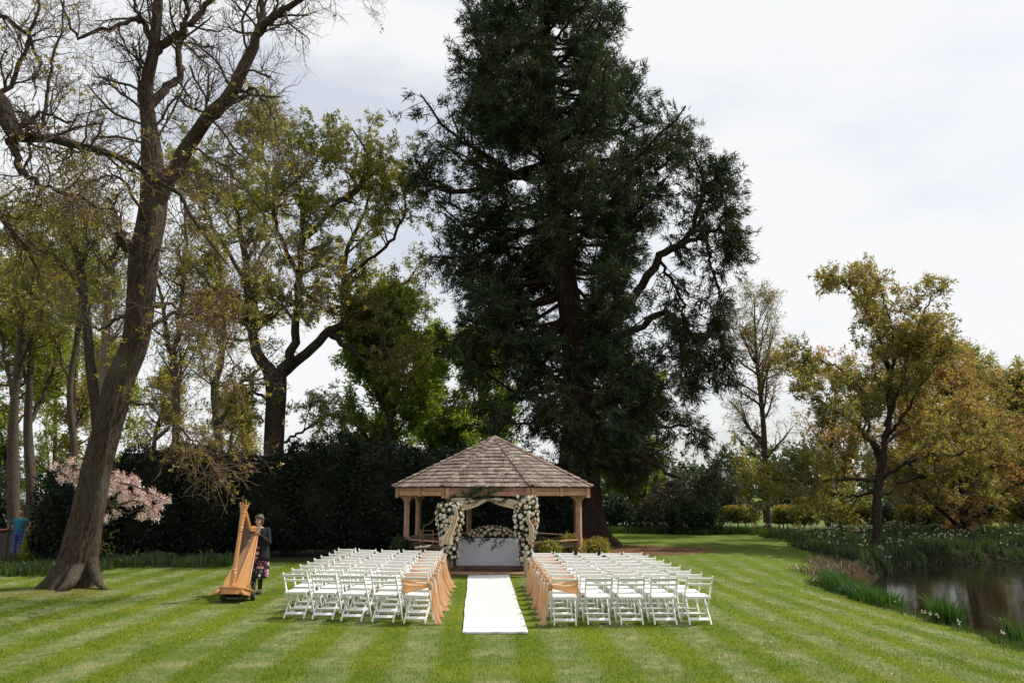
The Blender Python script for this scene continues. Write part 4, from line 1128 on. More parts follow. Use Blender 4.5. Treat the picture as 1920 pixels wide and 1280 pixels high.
# ================================================================== people
def capsule(mb, a, b, ra, rb, k=10):
    a, b = Vector(a), Vector(b); d = b - a; ln = max(d.length, 1e-4); rot = Vector((0, 0, 1)).rotation_difference(d / ln).to_matrix() if d.length > 1e-4 else Matrix.Identity(3)
    prof = [(ra * math.sin(t), -ra * math.cos(t)) for t in (0.15, 0.6, 1.1)] + [(ra, 0), (rb, ln)] + [(rb * math.sin(t), ln + rb * math.cos(t)) for t in (1.1, 0.6, 0.15)]
    mb.lathe(prof, k, a, rot)
def ellipsoid(mb, c, r, k=14, rot=None):
    rot = rot or Matrix.Identity(3); c = Vector(c)
    n = 9; V = []
    for i in range(n):
        t = PI * (i + 0.5) / n
        for j in range(k): a = 2 * PI * j / k; V.append(c + rot @ Vector((r[0] * math.sin(t) * math.cos(a), r[1] * math.sin(t) * math.sin(a), r[2] * math.cos(t))))
    F = [(i * k + j, (i + 1) * k + j, (i + 1) * k + (j + 1) % k, i * k + (j + 1) % k) for i in range(n - 1) for j in range(k)] + [tuple(range(k)), tuple((n - 1) * k + j for j in range(k - 1, -1, -1))]
    mb.add(V, F)
def loft(mb, secs, k=20, wave=0.0, nw=6):
    """secs: (centre, rx, ry); closed rings"""
    V = []
    for i, (c, rx, ry) in enumerate(secs):
        for j in range(k):
            a = 2 * PI * j / k; w_ = 1 + wave * (i / (len(secs) - 1)) * math.sin(nw * a + .4)
            V.append((c[0] + rx * w_ * math.cos(a), c[1] + ry * w_ * math.sin(a), c[2]))
    n = len(secs)
    mb.add(V, [(i * k + j, i * k + (j + 1) % k, (i + 1) * k + (j + 1) % k, (i + 1) * k + j) for i in range(n - 1) for j in range(k)])
def hand(mb, wrist, palmdir, fdir, side, curl=0.9):
    """palm and five curled fingers; fdir: along the fingers, palmdir: out of the palm, side: toward the thumb"""
    w_ = Vector(wrist); f = Vector(fdir).normalized(); p = Vector(palmdir).normalized(); s = Vector(side).normalized()
    kn = w_ + f * 0.075
    for q in (-.024, -.008, .008, .024): capsule(mb, w_ + s * q * .7 + f * .01, kn + s * q, .014, .012, 8)
    for q, ln in ((.027, .068), (.009, .078), (-.009, .072), (-.026, .056)):
        a = kn + s * q; d1 = (f * math.cos(curl * .5) + p * math.sin(curl * .5)); d2 = (f * math.cos(curl * 1.4) + p * math.sin(curl * 1.4)); d3 = (f * math.cos(curl * 2.1) + p * math.sin(curl * 2.1))
        b = a + d1 * ln * .45; c_ = b + d2 * ln * .32; e = c_ + d3 * ln * .25
        capsule(mb, a, b, .0095, .009, 8); capsule(mb, b, c_, .009, .0085, 8); capsule(mb, c_, e, .0085, .0075, 8)
    a = w_ + s * .024 + f * .022; b = a + (s * .7 + f * .6 + p * .3).normalized() * .04; c_ = b + (f * .8 + p * .5 + s * .2).normalized() * .032
    capsule(mb, a, b, .012, .010, 8); capsule(mb, b, c_, .010, .0085, 8)
def remesh(o, vox, it=4):
    r = o.modifiers.new('skin', 'REMESH'); r.mode = 'VOXEL'; r.voxel_size = vox; r.use_smooth_shade = True
    s = o.modifiers.new('soft', 'SMOOTH'); s.iterations = it; s.factor = 0.5
    return o
def head(mb, c, fw, H=0.225):
    """head with jaw, nose, ears; c = chin-to-crown centre; fw = facing direction"""
    fw = Vector(fw).normalized(); rt = fw.cross(Vector((0, 0, 1))).normalized(); up = rt.cross(fw); rot = Matrix((rt, fw, up)).transposed(); c = Vector(c)
    q = lambda x, y, z: c + rot @ Vector((x, y, z))
    ellipsoid(mb, q(0, -.008, .030), (.074, .092, .088), rot=rot); ellipsoid(mb, q(0, .020, -.035), (.058, .070, .078), rot=rot)
    ellipsoid(mb, q(0, .062, -.080), (.028, .026, .026), rot=rot)
    capsule(mb, q(0, .088, .010), q(0, .105, -.022), .010, .013, 8)
    for s in (-1, 1): ellipsoid(mb, q(s * .077, -.004, -.010), (.010, .020, .031), rot=rot); ellipsoid(mb, q(s * .034, .070, -.026), (.024, .022, .024), rot=rot)
    return q, rot

def harpist():
    f = onground(479, 1114); X, Y = f[0], f[1]; z0 = g1(X, Y)
    g = thing('person', 'person in dark cardigan and floral dress standing behind the harp holding it', 'person', (X, Y, z0))
    P = lambda dx, dy, dz: Vector((dx, dy, dz))
    hc = P(0.0, -0.02, 1.545); fw = Vector((-0.30, -0.95, -0.02))
    body = MB()
    q, rot = head(body, hc, fw)
    capsule(body, P(.005, 0.0, 1.36), P(.0, -.012, 1.47), .054, .052)
    loft_s = [((0.02, 0.01, .80), .17, .12), ((0.02, 0.01, .90), .18, .125), ((0.02, 0.01, 1.02), .145, .11), ((.02, .01, 1.15), .155, .12), ((.015, .005, 1.27), .17, .115), ((.01, .005, 1.35), .15, .09), ((.005, .0, 1.40), .07, .06)]
    tb = MB(); loft(tb, loft_s); n = len(tb.v); tb.f += [tuple(range(19, -1, -1)), tuple(range(n - 20, n))]; body.add(tb.v, tb.f)
    # arms: her left (toward the pond) bent with the hand on the harp's shoulder, her right reaching the strings
    sh = harp_world(harp_tp(0, .70, 1.40)); lh = Vector((sh.x - X + .02, sh.y - Y + .03, sh.z - z0 - .02))
    st = harp_world(harp_tp(-.03, .58, 1.16)); rh = Vector((st.x - X - .05, st.y - Y + .02, st.z - z0))
    Ls, Le = P(.185, 0.0, 1.335), P(.245, -.06, 1.07); Rs, Re = P(-.165, .0, 1.335), P(-.23, -.08, 1.09)
    Lw = lh + (Le - lh).normalized() * .075; Rw = rh + (Re - rh).normalized() * .075
    for a, b, c_ in ((Ls, Le, Lw), (Rs, Re, Rw)):
        capsule(body, a, b, .050, .040); capsule(body, b, c_, .040, .026)
    hand(body, Lw, (-.2, -.6, -.8), (lh - Lw), (0.2, -.5, .8)); hand(body, Rw, (.7, -.4, -.3), (rh - Rw), (0, -.2, 1))
    for s in (-1, 1):
        hp, kn, an = P(.02 + s * .085, .01, .86), P(.015 + s * .075, -.005, .49), P(.01 + s * .07, .02, .09)
        capsule(body, hp, kn, .078, .052); capsule(body, kn, an, .050, .034); capsule(body, an, P(.0 + s * .075, -.08, .045), .034, .028)
    remesh(body.build('body', M['skin'], g), 0.0085)
    # tights and shoes
    for s in (-1, 1):
        mb = MB(); loft(mb, [((.015 + s * .075, -.004, .52), .060, .060), ((.013 + s * .074, .004, .36), .057, .060), ((.012 + s * .072, .012, .22), .046, .048), ((.01 + s * .07, .02, .085), .040, .042)], 14); mb.build('tights', M['black'], g, smooth=True)
        mb = MB(); ellipsoid(mb, (.003 + s * .078, -.045, .04), (.047, .125, .042)); mb.box((.003 + s * .076, .045, .02), (.055, .06, .04)); remesh(mb.build('shoe', M['black'], g), 0.008)
    # dress: skirt flares to below the knee
    mb = MB(); loft(mb, [((0.02, 0.005, 1.30), .150, .105), ((.02, .008, 1.20), .172, .132), ((.02, .01, 1.05), .158, .124), ((.02, .01, .95), .180, .140), ((.02, .01, .80), .205, .165), ((.02, .01, .55), .225, .185), ((.02, .01, .38), .235, .200), ((.02, .01, .335), .238, .205)], 36, .07, 8)
    o = mb.build('dress', M['dress'], g, smooth=True); so = o.modifiers.new('thickness', 'SOLIDIFY'); so.thickness = 0.004; so.offset = 1
    # cardigan: open front, sleeves
    mb = MB(); rows = []
    for z, rx, ry, gap in ((1.375, .125, .085, .5), (1.34, .190, .110, .55), (1.25, .195, .140, .62), (1.12, .185, .150, .66), (1.0, .190, .155, .62), (.90, .205, .165, .55), (.78, .222, .180, .5), (.70, .228, .186, .48)):
        row = []
        for j in range(25):
            a = -PI / 2 + gap * .5 + (2 * PI - gap) * j / 24; row.append((.02 + rx * math.cos(a), .008 + ry * math.sin(a), z))
        rows.append(row)
    mb.grid(rows); o = mb.build('cardigan', M['cardigan'], g, smooth=True); so = o.modifiers.new('thickness', 'SOLIDIFY'); so.thickness = 0.012; so.offset = 1
    for a, b, c_ in ((Ls, Le, Lw), (Rs, Re, Rw)):
        mb = MB(); capsule(mb, a, b, .064, .053, 14); capsule(mb, b, b.lerp(c_, .93), .053, .038, 14); ellipsoid(mb, a, (.066, .062, .060)); remesh(mb.build('sleeve', M['cardigan'], o), 0.012)
    # hair: chin-length bob with fringe
    mb = MB(); ellipsoid(mb, q(0, -.022, .045), (.088, .098, .090), rot=rot)
    for s in (-1, 1): capsule(mb, q(s * .072, -.022, .03), q(s * .074, -.010, -.075), .032, .026, 10)
    capsule(mb, q(-.05, .062, .062), q(.05, .062, .062), .030, .030, 10); ellipsoid(mb, q(0, -.055, -.03), (.072, .055, .085), rot=rot)
    remesh(mb.build('hair', M['hair_brown'], g), 0.009)
    mb = MB()
    for s in (-1, 1):
        cc = [q(s * .033 + .027 * math.cos(a), .096 - .010 * abs(math.cos(a)), .006 + .019 * math.sin(a)) for a in np.linspace(0, 2 * PI, 15)]; mb.tube(cc, .0030, 5, False); mb.tube([q(s * .060, .086, .008), q(s * .078, .02, .010)], .0028, 5)
    mb.tube([q(-.006, .100, .008), q(.006, .100, .008)], .003, 5); mb.build('spectacles', M['black'], g)
    for s in (-1, 1): mb = MB(); ellipsoid(mb, q(s * .032, .078, .004), (.013, .008, .007), rot=rot); mb.build('eye', M['black'], g, smooth=True)
    mb = MB(); ellipsoid(mb, q(0, .083, -.056), (.021, .010, .008), rot=rot); mb.build('mouth', M['lips'], g, smooth=True)
harpist()

def onlooker():
    Y = 31.5; p = at(36, 990, Y); X = p[0]; z0 = g1(X, Y)
    g = thing('person', 'person in teal top and blue trousers, hand on hip, seen from behind', 'person', (X, Y, z0), R(12)); P = lambda a, b, c: Vector((a, b, c))
    k = (z_at(957, Y) - z0) / 1.62                                   # measured height
    g.scale = (k, k, k)
    body = MB(); q, rot = head(body, P(.0, .05, 1.50), (0.1, 1, -.25))
    capsule(body, P(0, .0, 1.32), P(0, .03, 1.43), .055, .05)
    tb = MB(); loft(tb, [((0, 0, .80), .175, .13), ((0, 0, .92), .18, .13), ((0, 0, 1.05), .15, .115), ((0, 0, 1.2), .17, .12), ((0, 0, 1.30), .16, .10), ((0, .0, 1.36), .07, .06)]); n = len(tb.v); tb.f += [tuple(range(19, -1, -1)), tuple(range(n - 20, n))]; body.add(tb.v, tb.f)
    Rs, Re, Rw = P(.18, 0, 1.29), P(.42, -.03, 1.10), P(.235, .0, .93); Ls, Le, Lw = P(-.18, 0, 1.29), P(-.24, .06, 1.03), P(-.2, .25, .95)
    for a, b, c_ in ((Rs, Re, Rw), (Ls, Le, Lw)): capsule(body, a, b, .05, .04); capsule(body, b, c_, .04, .027)
    hand(body, Rw, (-1, 0, 0), (-.6, .2, -.6), (0, 1, 0)); hand(body, Lw, (0, 0, -1), (0, 1, 0), (1, 0, 0))
    for s in (-1, 1): capsule(body, P(s * .085, 0, .86), P(s * .085, 0, .48), .08, .055); capsule(body, P(s * .085, 0, .48), P(s * .085, .02, .09), .052, .036); capsule(body, P(s * .085, .02, .06), P(s * .09, .12, .04), .036, .03)
    remesh(body.build('body', M['skin'], g), 0.011)
    mb = MB(); loft(mb, [((0, 0, 1.36), .085, .075), ((0, 0, 1.33), .17, .105), ((0, 0, 1.2), .185, .135), ((0, 0, 1.05), .172, .132), ((0, 0, .9), .195, .15)], 24); o = mb.build('top', M['teal'], g, smooth=True)
    for a, b in ((Rs, Re), (Ls, Le)): mb = MB(); capsule(mb, a, a.lerp(b, .48), .066, .060, 14); mb.build('sleeve', M['teal'], o, smooth=True)
    mb = MB(); loft(mb, [((0, 0, .94), .185, .14), ((0, 0, .82), .19, .145), ((0, 0, .74), .185, .135)], 24); tb = mb
    for s in (-1, 1): loft(tb, [((s * .088, 0, .80), .098, .115), ((s * .087, 0, .5), .075, .085), ((s * .085, .01, .1), .062, .07)], 16)
    tb.build('trousers', M['blue'], g, smooth=True)
    for s in (-1, 1): mb = MB(); ellipsoid(mb, (s * .09, .06, .04), (.048, .125, .045)); mb.build('shoe', M['black'], g, smooth=True)
    mb = MB(); ellipsoid(mb, q(0, -.024, .03), (.090, .092, .095), rot=rot); capsule(mb, q(0, -.06, .0), q(0, -.055, -.09), .06, .045, 12); remesh(mb.build('hair', M['hair_ginger'], g), .011)
onlooker()

def lamp_and_planter():
    Y = 26.6; p = at(14.5, 1010, Y); z0 = g1(p[0], Y); ht = z_at(974, Y) - z0
    g = thing('garden_lamp', 'small dark lantern on a post beside the brick planter', 'lamp', (p[0], Y, z0))
    MB().lathe([(.05, 0), (.05, .04), (.028, .08), (.024, ht - .30), (.05, ht - .28)], 10).build('post', M['iron'], g)
    for k in range(4):
        a = PI / 4 + k * PI / 2; MB().tube([(.05 * math.cos(a), .05 * math.sin(a), ht - .28), (.085 * math.cos(a), .085 * math.sin(a), ht - .09)], .006, 5).build('cage_bar', M['iron'], g)
    MB().lathe([(.045, ht - .275), (.072, ht - .095)], 8).build('glass', M['lampglass'], g)
    MB().lathe([(.12, ht - .09), (.10, ht - .06), (.04, ht - .02), (.012, ht)], 8).build('lamp_cap', M['iron'], g)
    Y = 28.2; a = at(-22, 1000, Y); b = at(12, 1000, Y); z0 = g1(a[0], Y); z1 = z_at(992, Y); cx = (a[0] + b[0]) / 2; W = b[0] - a[0]
    g = thing('brick_planter', 'low red brick planter beside the lantern post', 'planter', (cx, Y, z0))
    MB().box((0, 0, (z1 - z0) / 2 - .03), (W - .06, .74, z1 - z0 - .06)).build('mortar_core', plain('mortar', (.25, .22, .19), .9), g)
    rg = random.Random(2); nr = int((z1 - z0 - .05) / .075)
    br = MB().box((0, 0, 0), (.205, .10, .064)).mesh('brick', M['brick'], .004)
    for r_ in range(nr):
        x = -W / 2 + (.1 if r_ % 2 else .0)
        while x < W / 2 - .1:
            o = link('brick', br, g); o.location = (x + .105, -.345 + rg.uniform(-.006, .006), .04 + r_ * .075); x += .216
    MB().box((0, 0, z1 - z0 - .02), (W + .04, .82, .04)).build('coping', M['brick'], g, .006)
    # white canopy seen between the trunks
    Y = 52; a = at(30, 930, Y); b = at(92, 930, Y); z0 = 0; ze = z_at(937, Y); za = z_at(918, Y) + .35; cx = (a[0] + b[0]) / 2; W = b[0] - a[0]
    g = thing('marquee', 'white pitched canopy tent standing beyond the trunks and hedge', 'tent', (cx, Y, z0))
    mb = MB(); c = [(-W / 2, -1.5, ze), (W / 2, -1.5, ze), (W / 2, 1.5, ze), (-W / 2, 1.5, ze)]; lo = [(x, y, ze - .28) for x, y, _ in c]
    mb.add(c + lo + [(0, 0, za)], [(0, 1, 8), (1, 2, 8), (2, 3, 8), (3, 0, 8), (0, 4, 5, 1), (1, 5, 6, 2), (2, 6, 7, 3), (3, 7, 4, 0)]); mb.build('canopy', M['cream'], g)
    for x in (-1, 1):
        for y in (-1, 1): MB().tube([(x * (W / 2 - .04), y * 1.45, 0), (x * (W / 2 - .04), y * 1.45, ze - .02)], .03, 8).build('pole', M['cream'], g)
lamp_and_planter()

# ================================================================== trees
def trunk_mesh(P, Rd, k, rng, flare=0.0, lobes=5, fh=0.5, bump=0.04):
    """one thick limb with buttressed foot and uneven girth -> verts, quads"""
    n = len(P); T = np.gradient(P, axis=0); T = unit(T); V = []
    ref = np.array([1.0, 0, 0]); a = np.arange(k) * 2 * PI / k
    ph = rng.random(8) * 2 * PI; lp = rng.random(lobes) * 0.7 + np.arange(lobes) * 2 * PI / lobes; la = 0.5 + 0.9 * rng.random(lobes)
    h = np.concatenate([[0], np.cumsum(np.linalg.norm(np.diff(P, axis=0), axis=1))])
    for i in range(n):
        e1 = unit(ref - T[i] * (ref @ T[i])); ref = e1; e2 = np.cross(T[i], e1)
        f = np.ones(k)
        for m, q in ((2, 1.0), (3, 0.8), (5, 0.5), (8, 0.4), (13, 0.35)):
            f += bump * q * np.cos(m * a + ph[m % 8] + h[i] * (0.9 + 0.17 * m))
        if k > 60:
            for m, q in ((17, 1.0), (23, .9), (31, .8), (43, .6)): f += .013 * q * np.cos(m * a + ph[m % 8] + 2.2 * np.sin(h[i] * (1.1 + .05 * m)) + .8 * np.sin(3.7 * h[i] + m))
        if flare:
            fl = math.exp(-h[i] / fh); lo = np.zeros(k)
            for q in range(lobes):
                dd = (a - lp[q] + PI) % (2 * PI) - PI; lo += la[q] * np.exp(-(dd / (0.32 if k < 60 else .22)) ** 2)
            f += flare * fl * (0.25 + lo)
        V.append(P[i] + (Rd[i] * f)[:, None] * (np.cos(a)[:, None] * e1 + np.sin(a)[:, None] * e2))
    V = np.concatenate(V)
    i = np.arange(n - 1)[:, None] * k; j = np.arange(k)[None]; j2 = (j + 1) % k
    return V, np.stack([i + j, i + j2, i + k + j2, i + k + j], -1).reshape(-1, 4)

def tree_parts(root, wood, twigs, leaf, barkm, twigm, leafm):
    V, F = merge(wood); npart('trunk', V, [F], barkm, root, True)
    if twigs: V, F = merge(twigs); npart('twigs', V, [F], twigm, root, True, 'stuff')
    if leaf: V, F = merge(leaf); npart('crown', V, [F], leafm, root, False, 'stuff')

def pxr(w, Y): return 0.5 * w * Y / FPX

# ---------------------------------------------------------------- big leaning tree by the harp
def leaning_tree():
    rng = np.random.default_rng(101); Y = 19.2
    tr = [(132, 1096, 74), (142, 1070, 70), (150, 1030, 66), (164, 961, 60), (179, 890, 58), (197, 820, 55), (208, 780, 54), (225, 712, 53), (253, 640, 50), (265, 556, 55), (271, 478, 60), (285, 400, 54), (287, 350, 50), (285, 300, 42), (280, 234, 32), (274, 170, 29), (288, 90, 24), (297, 0, 18), (300, -110, 13), (296, -230, 7)]
    P = spline(np.array([at(u, v, Y) for i, (u, v, w_) in enumerate(tr)]), 90); P[:3, 2] -= np.array([.22, .1, .03])
    Rd = np.interp(np.linspace(0, 1, 90), np.linspace(0, 1, len(tr)), [.92 * pxr(t[2], Y) for t in tr])
    c = (P[0][0], P[0][1], g1(P[0][0], P[0][1]))
    root = thing('leaning_tree', 'large leaning bare-branched tree with ridged bark beside the harp', 'tree', c)
    P = spline(P, 170); Rd = np.interp(np.linspace(0, 1, 170), np.linspace(0, 1, 90), Rd)
    wood = [trunk_mesh(P, Rd, 120, rng, 0.85, 7, 0.30, 0.045)]
    L_ = [  # (points, radii)
        ([(291, 385, Y), (332, 312, Y - .2), (375, 242, Y - .5), (441, 164, Y - .8), (476, 86, Y - .9), (488, 50, Y - .9), (489, -10, Y - .7), (486, -120, Y - .5)], [.27, .22, .20, .185, .15, .11, .08, .03]),
        ([(484, 64, Y - .9), (508, 39, Y - 1.2), (556, 4, Y - 1.5), (610, -30, Y - 1.9), (680, -50, Y - 2.2)], [.13, .11, .08, .05, .02]),
        ([(287, 100, Y), (312, 80, Y + .2), (345, 57, Y + .3), (394, 0, Y + .3), (430, -60, Y + .4)], [.16, .13, .11, .085, .04]),
        ([(280, 200, Y), (312, 165, Y + .3), (340, 145, Y + .5), (338, 110, Y + .6), (336, 78, Y + .7), (349, 30, Y + .7), (352, -40, Y + .7)], [.15, .13, .11, .10, .09, .07, .04]),
        ([(287, 78, Y), (272, 50, Y - .2), (258, 37, Y - .4), (225, 45, Y - .7), (195, 56, Y - .9), (145, 68, Y - 1.1), (128, 40, Y - 1.2), (110, -10, Y - 1.4)], [.13, .09, .075, .06, .055, .045, .035, .02]),
        ([(262, 45, Y - .3), (250, 10, Y - .5), (240, -60, Y - .6)], [.06, .04, .02]),
        ([(268, 480, Y), (236, 455, Y - .35), (220, 438, Y - .6)], [.22, .16, .11]),
        ([(283, 612, Y), (300, 602, Y - .6), (318, 592, Y - 1.0), (345, 588, Y - 1.5), (390, 600, Y - 2.0), (425, 650, Y - 2.4), (440, 730, Y - 2.6)], [.07, .055, .05, .04, .03, .02, .012]),
        ([(292, 575, Y), (320, 570, Y + .3), (352, 585, Y + .6), (380, 560, Y + 1.0), (420, 540, Y + 1.4)], [.06, .05, .04, .03, .015]),
        ([(244, 753, Y), (275, 760, Y - .5), (310, 780, Y - 1.0), (345, 802, Y - 1.3), (385, 850, Y - 1.6), (400, 900, Y - 1.7)], [.045, .035, .03, .022, .016, .010]),
        ([(240, 590, Y), (215, 600, Y + .5), (190, 618, Y + 1.0), (150, 600, Y + 1.6), (100, 585, Y + 2.0)], [.06, .045, .035, .025, .012]),
        ([(278, 430, Y), (255, 380, Y - .8), (235, 340, Y - 1.3), (200, 330, Y - 1.8), (150, 360, Y - 2.2), (110, 420, Y - 2.4)], [.05, .04, .035, .03, .02, .01]),
        ([(296, 340, Y), (330, 300, Y - .7), (370, 285, Y - 1.3), (420, 310, Y - 1.8), (470, 370, Y - 2.2), (520, 450, Y - 2.6), (560, 540, Y - 2.8)], [.05, .04, .035, .03, .022, .015, .008]),
        ([(440, 170, Y - .8), (475, 168, Y - 1.0), (500, 200, Y - 1.3), (520, 250, Y - 1.5), (545, 320, Y - 1.7)], [.05, .04, .03, .02, .01]),
    ]
    RP, RR = limb_arrays([(T3([(156, 1040, Y), (128, 1082, Y - .2), (95, 1097, Y - .35), (62, 1104, Y - .45)]), [.2, .15, .08, .02]), (T3([(152, 1048, Y), (132, 1090, Y - .6), (112, 1108, Y - .85), (92, 1118, Y - .95)]), [.2, .13, .07, .02]), (T3([(168, 1045, Y), (182, 1085, Y - .3), (192, 1100, Y - .5), (206, 1108, Y - .6)]), [.17, .11, .06, .02])], 18)
    wood.append(tubes(RP, RR, 12, rng, .07))
    LP, LR = limb_arrays([(T3(p), [.86 * x for x in r]) for p, r in L_], 22)
    LP[:, 2:-1] += 0.035 * rng.standard_normal(LP[:, 2:-1].shape)
    wood.append(tubes(LP, LR, 12, rng, .03))
    big = np.concatenate([LP, P[None, 52::2][:, :18].repeat(1, 0)[:, :, :] if False else np.zeros((0, 22, 3))])
    tw = []
    Ln = np.linalg.norm(np.diff(LP, axis=1), axis=2).sum(1)
    A, RA, _, _ = grow(LP, LR, rng, Ln * 2.6, (.22, 1), (52, 16), 1.5, 9, .20, (0, 0, .03), .5, .009, .3)
    up = spline(P[110:], 22)[None]; upr = np.interp(np.linspace(0, 1, 22), np.linspace(0, 1, 60), Rd[110:])[None]
    A2, RA2, _, _ = grow(up, upr, rng, 24, (.15, 1), (58, 14), 2.0, 9, .20, (0, 0, .06), .3, .010, .3); RA2 = np.minimum(RA2, .05)
    A = np.concatenate([A, A2]); RA = np.concatenate([np.minimum(RA, .030), np.minimum(RA2, .034)])
    B_, RB, _, _ = grow(A, RA, rng, 8.0, (.2, 1), (48, 16), .95, 7, .28, (0, 0, .02), .55, .0052, .4)
    C_, RC, _, _ = grow(B_, RB, rng, 6.0, (.2, 1), (45, 18), .45, 4, .28, (0, 0, .10), .6, .0042, .6)
    # fine hanging tangle on the low side branch
    low = LP[[7, 9, 7, 9, 8, 11, 12, 13]]; lowr = LR[[7, 9, 7, 9, 8, 11, 12, 13]]
    D_, RDd, _, _ = grow(low, lowr, rng, 26, (.45, 1), (60, 20), 1.15, 9, .22, (0, 0, -.10), .5, .0065, .5)
    E_, RE_, _, _ = grow(D_, RDd, rng, 4, (.2, 1), (45, 20), .5, 6, .3, (0, 0, .02), .6, .005, .6)
    tw = [tubes(A, RA, 5), tubes(B_, RB, 3), tubes(C_, RC, 3)]
    pale = [tubes(D_, RDd, 4), tubes(E_, RE_, 3)]
    # opening leaf buds near the twig tips, mostly low in the crown
    pts, dr = along(np.concatenate([C_[rng.random(len(C_)) < .30]]), 1, rng, (.9, 1))
    keep = rng.random(len(pts)) < np.interp(pts[:, 2], [6, 9, 12], [.9, .35, .08]); pts, dr = pts[keep], dr[keep]
    lf = [leaves(pts, rng, 6, .05, (.05, .11), .45, (0, 0, .5), dr, .6)]
    tree_parts(root, wood, tw, lf, M['bark_lean'], M['twig'], M['lf_bud'])
    V, F = merge(pale); npart('hanging_twigs', V, [F], M['twig_pale'], root, True, 'stuff')
leaning_tree()

# ---------------------------------------------------------------- tree out of the picture whose bough hangs in
def bough_tree():
    rng = np.random.default_rng(77); Y = 15.5
    b = at(-190, 1100, Y); b[2] = g1(b[0], b[1])
    root = thing('overhanging_tree', 'budding tree at the picture edge whose dark bough reaches across the leaning trunk', 'tree', b)
    tr = [b - np.array([0, 0, .2]), at(-185, 900, Y), at(-175, 600, Y), at(-150, 350, Y), at(-150, 100, Y), at(-140, -200, Y)]
    P = spline(np.array(tr), 40); Rd = np.interp(np.linspace(0, 1, 40), [0, .1, .6, 1], [.5, .38, .3, .12])
    wood = [trunk_mesh(P, Rd, 24, rng, .5, 5, .4)]
    L_ = [([(-150, 60, Y), (-60, 120, Y), (0, 190, Y), (24, 252, Y), (78, 258, Y + .2), (156, 273, Y + .4), (242, 305, Y + .5), (312, 350, Y + .4), (371, 425, Y + .2), (430, 500, Y)], [.2, .19, .17, .16, .09, .075, .06, .045, .03, .015]),
          ([(20, 262, Y), (30, 290, Y), (48, 330, Y - .2), (95, 352, Y - .3), (150, 372, Y - .4), (230, 400, Y - .5)], [.12, .07, .05, .04, .03, .015]),
          ([(70, 256, Y), (85, 215, Y + .2), (88, 160, Y + .4), (110, 90, Y + .5), (120, 0, Y + .5)], [.05, .04, .032, .025, .012]),
          ([(20, 255, Y), (60, 225, Y + .3), (82, 210, Y + .4), (125, 230, Y + .6), (150, 215, Y + .7)], [.06, .045, .035, .025, .012]),
          ([(-150, 200, Y), (-60, 180, Y + .6), (0, 175, Y + .9), (40, 110, Y + 1.1), (70, 20, Y + 1.2), (80, -80, Y + 1.3)], [.12, .08, .06, .045, .03, .015]),
          ([(-150, 250, Y), (-70, 330, Y + .4), (0, 400, Y + .7), (50, 470, Y + .9), (80, 540, Y + 1.0)], [.1, .06, .045, .03, .012]),
          ([(-150, 20, Y), (-60, 10, Y + .3), (20, 40, Y + .5), (70, 100, Y + .8), (60, 190, Y + .9)], [.1, .06, .045, .03, .012])]
    LP, LR = limb_arrays([(T3(p), r) for p, r in L_], 22); LP[:, 2:-1] += .03 * rng.standard_normal(LP[:, 2:-1].shape)
    wood.append(tubes(LP, LR, 12, rng, .05))
    Ln = np.linalg.norm(np.diff(LP, axis=1), axis=2).sum(1)
    A, RA, _, _ = grow(LP, LR, rng, Ln * 3.2, (.25, 1), (55, 18), 1.15, 9, .24, (0, 0, .02), .5, .008, .35); RA = np.minimum(RA, .03)
    B_, RB, _, _ = grow(A, RA, rng, 7.0, (.2, 1), (48, 18), .75, 8, .28, (0, 0, .03), .55, .005, .45)
    inb = B_[:, 0, 0] > -11.6; B_, RB = B_[inb], RB[inb]
    C_, RC, _, _ = grow(B_, RB, rng, 4.6, (.2, 1), (45, 18), .32, 4, .26, (0, 0, .1), .6, .004, .6)
    D_, RDd, _, _ = grow(LP[[0, 1, 5]], LR[[0, 1, 5]], rng, 46, (.42, 1), (62, 20), 1.35, 9, .27, (0, 0, -.09), .5, .006, .5); E_, RE_, _, _ = grow(D_, RDd, rng, 3, (.2, 1), (45, 20), .5, 5, .3, (0, 0, .04), .6, .0045, .6)
    V, F = merge([tubes(D_, np.minimum(RDd, .009), 3), tubes(E_, RE_, 3)]); npart('hanging_twigs', V, [F], M['twig_pale'], root, True, 'stuff')
    pts, dr = along(np.concatenate([C_[rng.random(len(C_)) < .075][:, ::1], E_[rng.random(len(E_)) < .3][:, :4]]), 1, rng, (.9, 1))
    lf = [leaves(pts, rng, 8, .04, (.05, .10), .45, (0, 0, .5), dr, .6)]
    tree_parts(root, wood, [tubes(A, RA, 5), tubes(B_, RB, 3), tubes(C_, RC, 3)], lf, M['bark_oak'], M['twig'], M['lf_bud'])
bough_tree()

